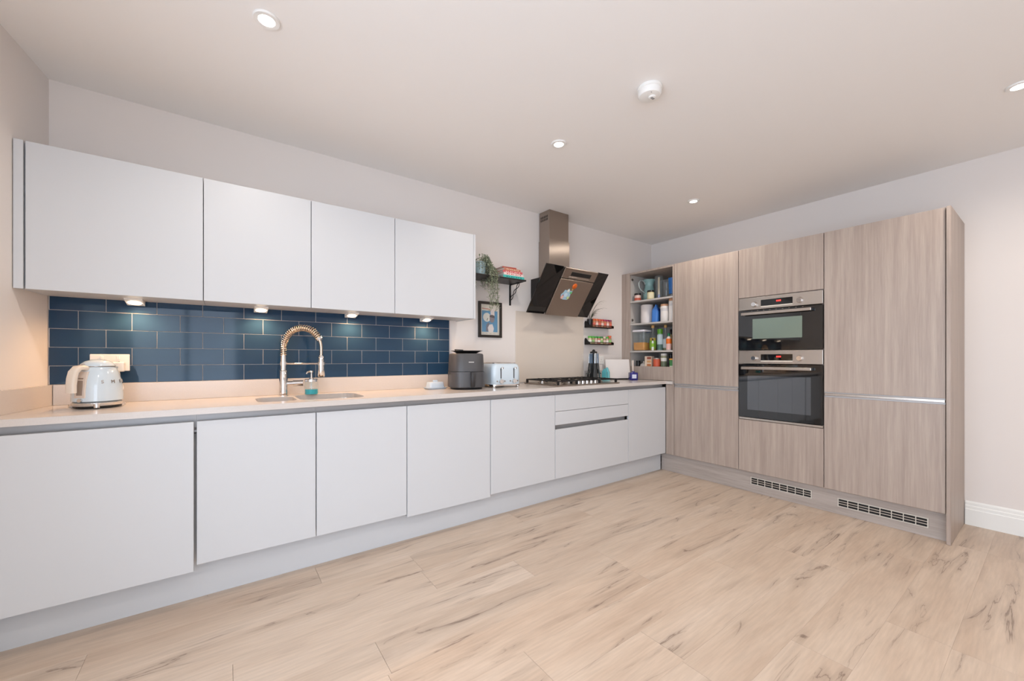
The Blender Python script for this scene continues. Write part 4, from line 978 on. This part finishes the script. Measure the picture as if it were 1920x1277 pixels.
# ------------------------------------------------------------------ larder contents
def jar(label, x, y_, z, r, h, body, lid=None, lidh=.014, band=None, name='jar', cat='jar', n=20, lidr=1.02, fill=None, fillh=.6):
    t_ = thing(name, label, cat, (x, y_, z+.0004), group='food stores in the larder')
    t = bm_new(); bh = h-(lidh if lid else 0)
    lathe(t, [(r*.92, 0), (r, .004), (r, bh-.008), (r*.9, bh), (0, bh)], n); bo = obj('body', t, body, t_, world=False, smooth=45)
    if fill: t = bm_new(); lathe(t, [(r*.90, .004), (r*.94, .007), (r*.94, bh*fillh), (0, bh*fillh)], n); obj('contents', t, fill, t_, world=False, smooth=45)
    if band:
        for c, a0, a1 in band:
            t = bm_new(); lathe(t, [(r+.0006, bh*a0), (r+.0006, bh*a1)], n, cap0=False, cap1=False); obj('label_band', t, c, bo, world=False, smooth=45)
    if lid: t = bm_new(); lathe(t, [(r*lidr, bh-.002), (r*lidr, h-.003), (r*.94, h), (0, h)], n); obj('lid', t, lid, t_, world=False, smooth=45)
    return t_
def bottle(label, x, y_, z, r, h, body, cap, caph=.02, neck=.3, shoulder=.62, capr=None, band=None, fill=None, fillh=.5):
    t_ = thing('bottle', label, 'bottle', (x, y_, z+.0004), group='food stores in the larder')
    nr = r*neck; bh = h-caph
    t = bm_new(); lathe(t, [(r*.9, 0), (r, .004), (r, h*shoulder), (r*.85, h*(shoulder+.06)), (nr, h*(shoulder+.16)), (nr, bh), (0, bh)], 18); bo = obj('body', t, body, t_, world=False, smooth=45)
    if fill: t = bm_new(); lathe(t, [(r*.86, .004), (r*.93, .008), (r*.93, h*fillh), (0, h*fillh)], 18); obj('contents', t, fill, t_, world=False, smooth=45)
    if band:
        for c, a0, a1 in band:
            t = bm_new(); lathe(t, [(r+.0006, h*a0), (r+.0006, h*a1)], 18, cap0=False, cap1=False); obj('label_band', t, c, bo, world=False, smooth=45)
    t = bm_new(); cr = capr or nr*1.35; lathe(t, [(cr, bh-.003), (cr, h-.002), (cr*.9, h), (0, h)], 16); obj('cap', t, cap, t_, world=False, smooth=45)
    return t_
GL = 'glass'
z1_, z2_, z3_, z4_ = SH[0], SH[1], SH[2], ZD2
jar('jam jar with black lid and red patterned label on the top shelf', 3.630, 2.680, z1_, .034, .083, cmat((226, 196, 186), .3), cmat((28, 24, 24), .4), .018, [(cmat((190, 84, 60), .5), .12, .5)])
# pitcher
t_ = thing('pitcher', 'pale aqua pitcher with flared rim and looping handle on the top shelf', 'pitcher', (3.80, 2.655, z1_+.0004))
t = bm_new(); lathe(t, [(.045, 0), (.062, .02), (.066, .07), (.060, .12), (.046, .165), (.044, .185), (.056, .225), (.068, .245), (.065, .245), (.042, .19), (.04, .16), (0, .15)], 28); obj('body', t, cmat((150, 186, 182), .25), t_, world=False, smooth=50)
t = bm_new(); tube(t, [Vector((-.048, .004, .175))+Vector((-.058+.056*math.cos(PI*.06+a*PI*1.55/14)*1.0, .012, .010+.046*math.sin(PI*.06+a*PI*1.55/14)-(.006*max(0, a-9)))) for a in range(15)]+[(-.052, .006, .085)], .0062, 8); obj('handle', t, cmat((186, 196, 194), .2), t_, world=False, smooth=60)
jar('honey jar with black lid and pale yellow label on the top shelf', 3.632, 2.520, z1_, .035, .094, cmat((222, 208, 150), .3), cmat((30, 26, 24), .4), .017, [(cmat((226, 216, 180), .5), .15, .85)])
t_ = thing('glass_vase', 'tall clear glass with an amber stick inside on the top shelf', 'glass', (3.745, 2.498, z1_+.0004))
t = bm_new(); lathe(t, [(.034, 0), (.036, .01), (.036, .14), (.044, .252), (.042, .252), (.034, .14), (.034, .012), (0, .012)], 22); obj('vessel', t, GL, t_, world=False, smooth=50)
t = bm_new(); lathe(t, [(.010, .014), (.012, .1), (.010, .24), (0, .245)], 14); obj('stick', t, cmat((222, 196, 160), .3), t_, world=False, smooth=50)
t = bm_new(); lathe(t, [(.0125, .015), (.0125, .06)], 14); obj('stick_sleeve', t, cmat((150, 150, 196), .3), t_, world=False, smooth=50)
jar('clear upturned tumbler between the tall glass and the blue tumbler', 3.72, 2.395, z1_, .031, .180, GL, None, name='tumbler', cat='glass')
t_ = thing('blue_tumbler', 'tall bright blue tumbler with clear base at the right of the top shelf', 'cup', (3.675, 2.306, z1_+.0004))
t = bm_new(); lathe(t, [(.026, .035), (.033, .185), (.034, .196), (0, .190)], 20); obj('cup', t, cmat((24, 104, 178), .3), t_, world=False, smooth=45)
t = bm_new(); lathe(t, [(.026, 0), (.030, .034), (.026, .036)], 20); obj('glass_foot', t, GL, t_, world=False, smooth=45)

jar('large plain white canister on the middle shelf', 3.690, 2.605, z2_, .064, .198, cmat((226, 218, 214), .4), None, name='canister', cat='canister', n=28)
t_ = thing('flour_bag', 'crumpled blue bag folded at the top beside the white canister', 'bag', (3.665, 2.478, z2_+.0004), .25)
t = bm_new(); random.seed(3)
rg = []
for w, d, z in ((.100, .066, 0), (.106, .070, .02), (.104, .068, .08), (.096, .062, .125), (.080, .040, .150), (.060, .016, .172), (.056, .010, .186)):
    rg.append([(p[0]+random.uniform(-.003, .003)+(.012*(z/.186)**2), p[1]+random.uniform(-.003, .003), z) for p in rrect(w, d, d*.25, 3)])
loft(t, rg); bg_ = obj('bag', t, cmat((66, 124, 200), .4), t_, world=False, smooth=30)
t = bm_new(); box(t, -.036, .046, -.037, -.012, .122, .138, .004); obj('clip', t, cmat((22, 58, 140), .4), bg_, world=False)
jar('glass storage jar of flour with black script and cork lid, shorter of the two', 3.640, 2.363, z2_, .040, .176, cmat((232, 226, 220), .2), cmat((196, 150, 116), .6), .018, [(cmat((206, 202, 200), .4), .66, .86)], lidr=.96)
jar('glass storage jar of flour with cork lid, taller, at the right of the middle shelf', 3.645, 2.279, z2_, .036, .224, cmat((232, 226, 220), .2), cmat((190, 140, 104), .6), .022, [(cmat((206, 202, 200), .4), .74, .86)], lidr=.96)

# pasta box
t_ = thing('pasta_box', 'clear plastic box of orange pasta with white lid on the lower shelf', 'container', (3.665, 2.652, z3_+.0004))
t = bm_new(); loft(t, [[(p[0], p[1], z) for p in rrect(w, d, .012, 3)] for w, d, z in ((.120, .135, 0), (.126, .142, .005), (.132, .150, .205), (.130, .148, .205), (.122, .138, .006))], True, False); obj('tub', t, GL, t_, world=False, smooth=40)
t = bm_new(); loft(t, [[(p[0], p[1], z+(random.uniform(-.006, .006) if z > .05 else 0)) for p in rrect(w, d, .012, 3)] for w, d, z in ((.112, .128, .007), (.117, .133, .03), (.118, .134, .085))]); obj('pasta', t, mat('orange_pasta', (244, 150, 26), .6, bump=.8, bscale=120, vary=.35, vscale=120), t_, world=False)
t = bm_new(); loft(t, [[(p[0], p[1], z) for p in rrect(w, d, .014, 3)] for w, d, z in ((.134, .152, .204), (.138, .156, .206), (.138, .156, .220), (.130, .148, .224))]); obj('lid', t, cmat((236, 232, 238), .35), t_, world=False, smooth=40)
OIL = cmat((196, 160, 40), .15)
bottle('tall clear bottle with blue cap behind the pasta box', 3.815, 2.682, z3_, .028, .235, GL, cmat((40, 60, 150), .4), .03, .55, .62, .020)
bottle('olive oil bottle with cork stopper and green label', 3.685, 2.530, z3_, .034, .268, GL, cmat((206, 160, 96), .6), .026, .36, .55, .016, [(cmat((130, 176, 60), .5), .08, .40)], OIL, .5)
bottle('small white and green sauce bottle in front of the cork-topped oil', 3.612, 2.482, z3_, .012, .125, cmat((226, 232, 224), .3), cmat((40, 40, 34), .4), .02, .6, .6, .008, [(cmat((140, 190, 60), .5), .3, .6)])
bottle('spray oil can with bright green cap', 3.700, 2.455, z3_, .029, .226, cmat((176, 196, 196), .35), cmat((92, 156, 44), .4), .05, .9, .60, .028, [(cmat((206, 220, 222), .5), .3, .72), (cmat((90, 120, 110), .5), .04, .28)])
bottle('second cork-topped bottle with pale label between spray can and orange sauce', 3.720, 2.405, z3_, .026, .265, GL, cmat((206, 160, 96), .6), .026, .36, .55, .015, [(cmat((196, 204, 206), .5), .1, .45)], cmat((150, 150, 110), .2), .45)
bottle('slim dark-topped vinegar bottle at the back of the lower shelf', 3.835, 2.415, z3_, .024, .225, cmat((206, 170, 120), .3), cmat((40, 26, 30), .4), .05, .4, .55, .012)
bottle('orange sauce bottle with green nozzle cap', 3.635, 2.312, z3_, .026, .172, cmat((226, 206, 196), .35), cmat((30, 110, 76), .4), .036, .5, .66, .013, [(cmat((232, 112, 30), .5), .38, .68), (cmat((232, 186, 176), .5), .06, .36)])
bottle('dark bottle with crimson cap at the right end of the lower shelf', 3.665, 2.262, z3_, .022, .188, cmat((44, 34, 36), .25), cmat((156, 30, 60), .4), .03, .6, .66, .016, [(cmat((206, 222, 200), .5), .3, .6)])

jar('small black-lidded pot at the left of the bottom row', 3.66, 2.695, z4_, .022, .075, cmat((36, 32, 32), .4), cmat((20, 20, 22), .4), .016)
t_ = thing('salt_packet', 'crumpled pale packet tied at the top in the bottom row', 'packet', (3.66, 2.622, z4_+.004))
t = bm_new(); loft(t, [[(p[0]+random.uniform(-.003, .003), p[1], z+random.uniform(-.002, .002)) for p in rrect(w, d, d*.3, 3)] for w, d, z in ((.06, .062, 0), (.066, .068, .015), (.058, .06, .034), (.02, .022, .046), (.010, .010, .056), (.018, .014, .066))]); obj('packet', t, cmat((214, 206, 198), .5), t_, world=False, smooth=30)
t_ = thing('food_carton', 'cream and brown printed food carton in the bottom row', 'carton', (3.640, 2.540, z4_+.0004), .1)
t = bm_new(); box(t, -.030, .030, -.038, .038, 0, .122, .001); ca_ = obj('carton', t, cmat((226, 204, 180), .5), t_, world=False)
for k in range(3): t = bm_new(); box(t, -.0312, -.0298, -.034, .012, .018+k*.036, .042+k*.036); obj('printed_panel', t, cmat([(190, 120, 80), (214, 160, 110), (150, 76, 56)][k], .5), ca_, world=False)
jar('food tin with red and orange label in the bottom row', 3.638, 2.450, z4_, .036, .104, cmat((176, 168, 162), .3, .6), None, .01, [(cmat((206, 92, 60), .5), .10, .88)], name='food_tin', cat='tin')
jar('tall jar with white and dark leafy label in the bottom row', 3.640, 2.372, z4_, .030, .150, cmat((150, 148, 120), .3), cmat((206, 202, 196), .4), .020, [(cmat((226, 222, 214), .5), .55, .8), (cmat((96, 104, 80), .5), .1, .5)])
jar('slim black pepper mill in the bottom row', 3.705, 2.335, z4_, .021, .148, cmat((34, 30, 34), .35), cmat((24, 22, 24), .4), .03, name='pepper_mill', cat='mill')
jar('green food tin with orange top band at the right of the bottom row', 3.640, 2.275, z4_, .031, .098, cmat((70, 134, 72), .4), cmat((226, 150, 50), .4), .012, [(cmat((206, 214, 190), .5), .05, .3)], name='food_tin', cat='tin')
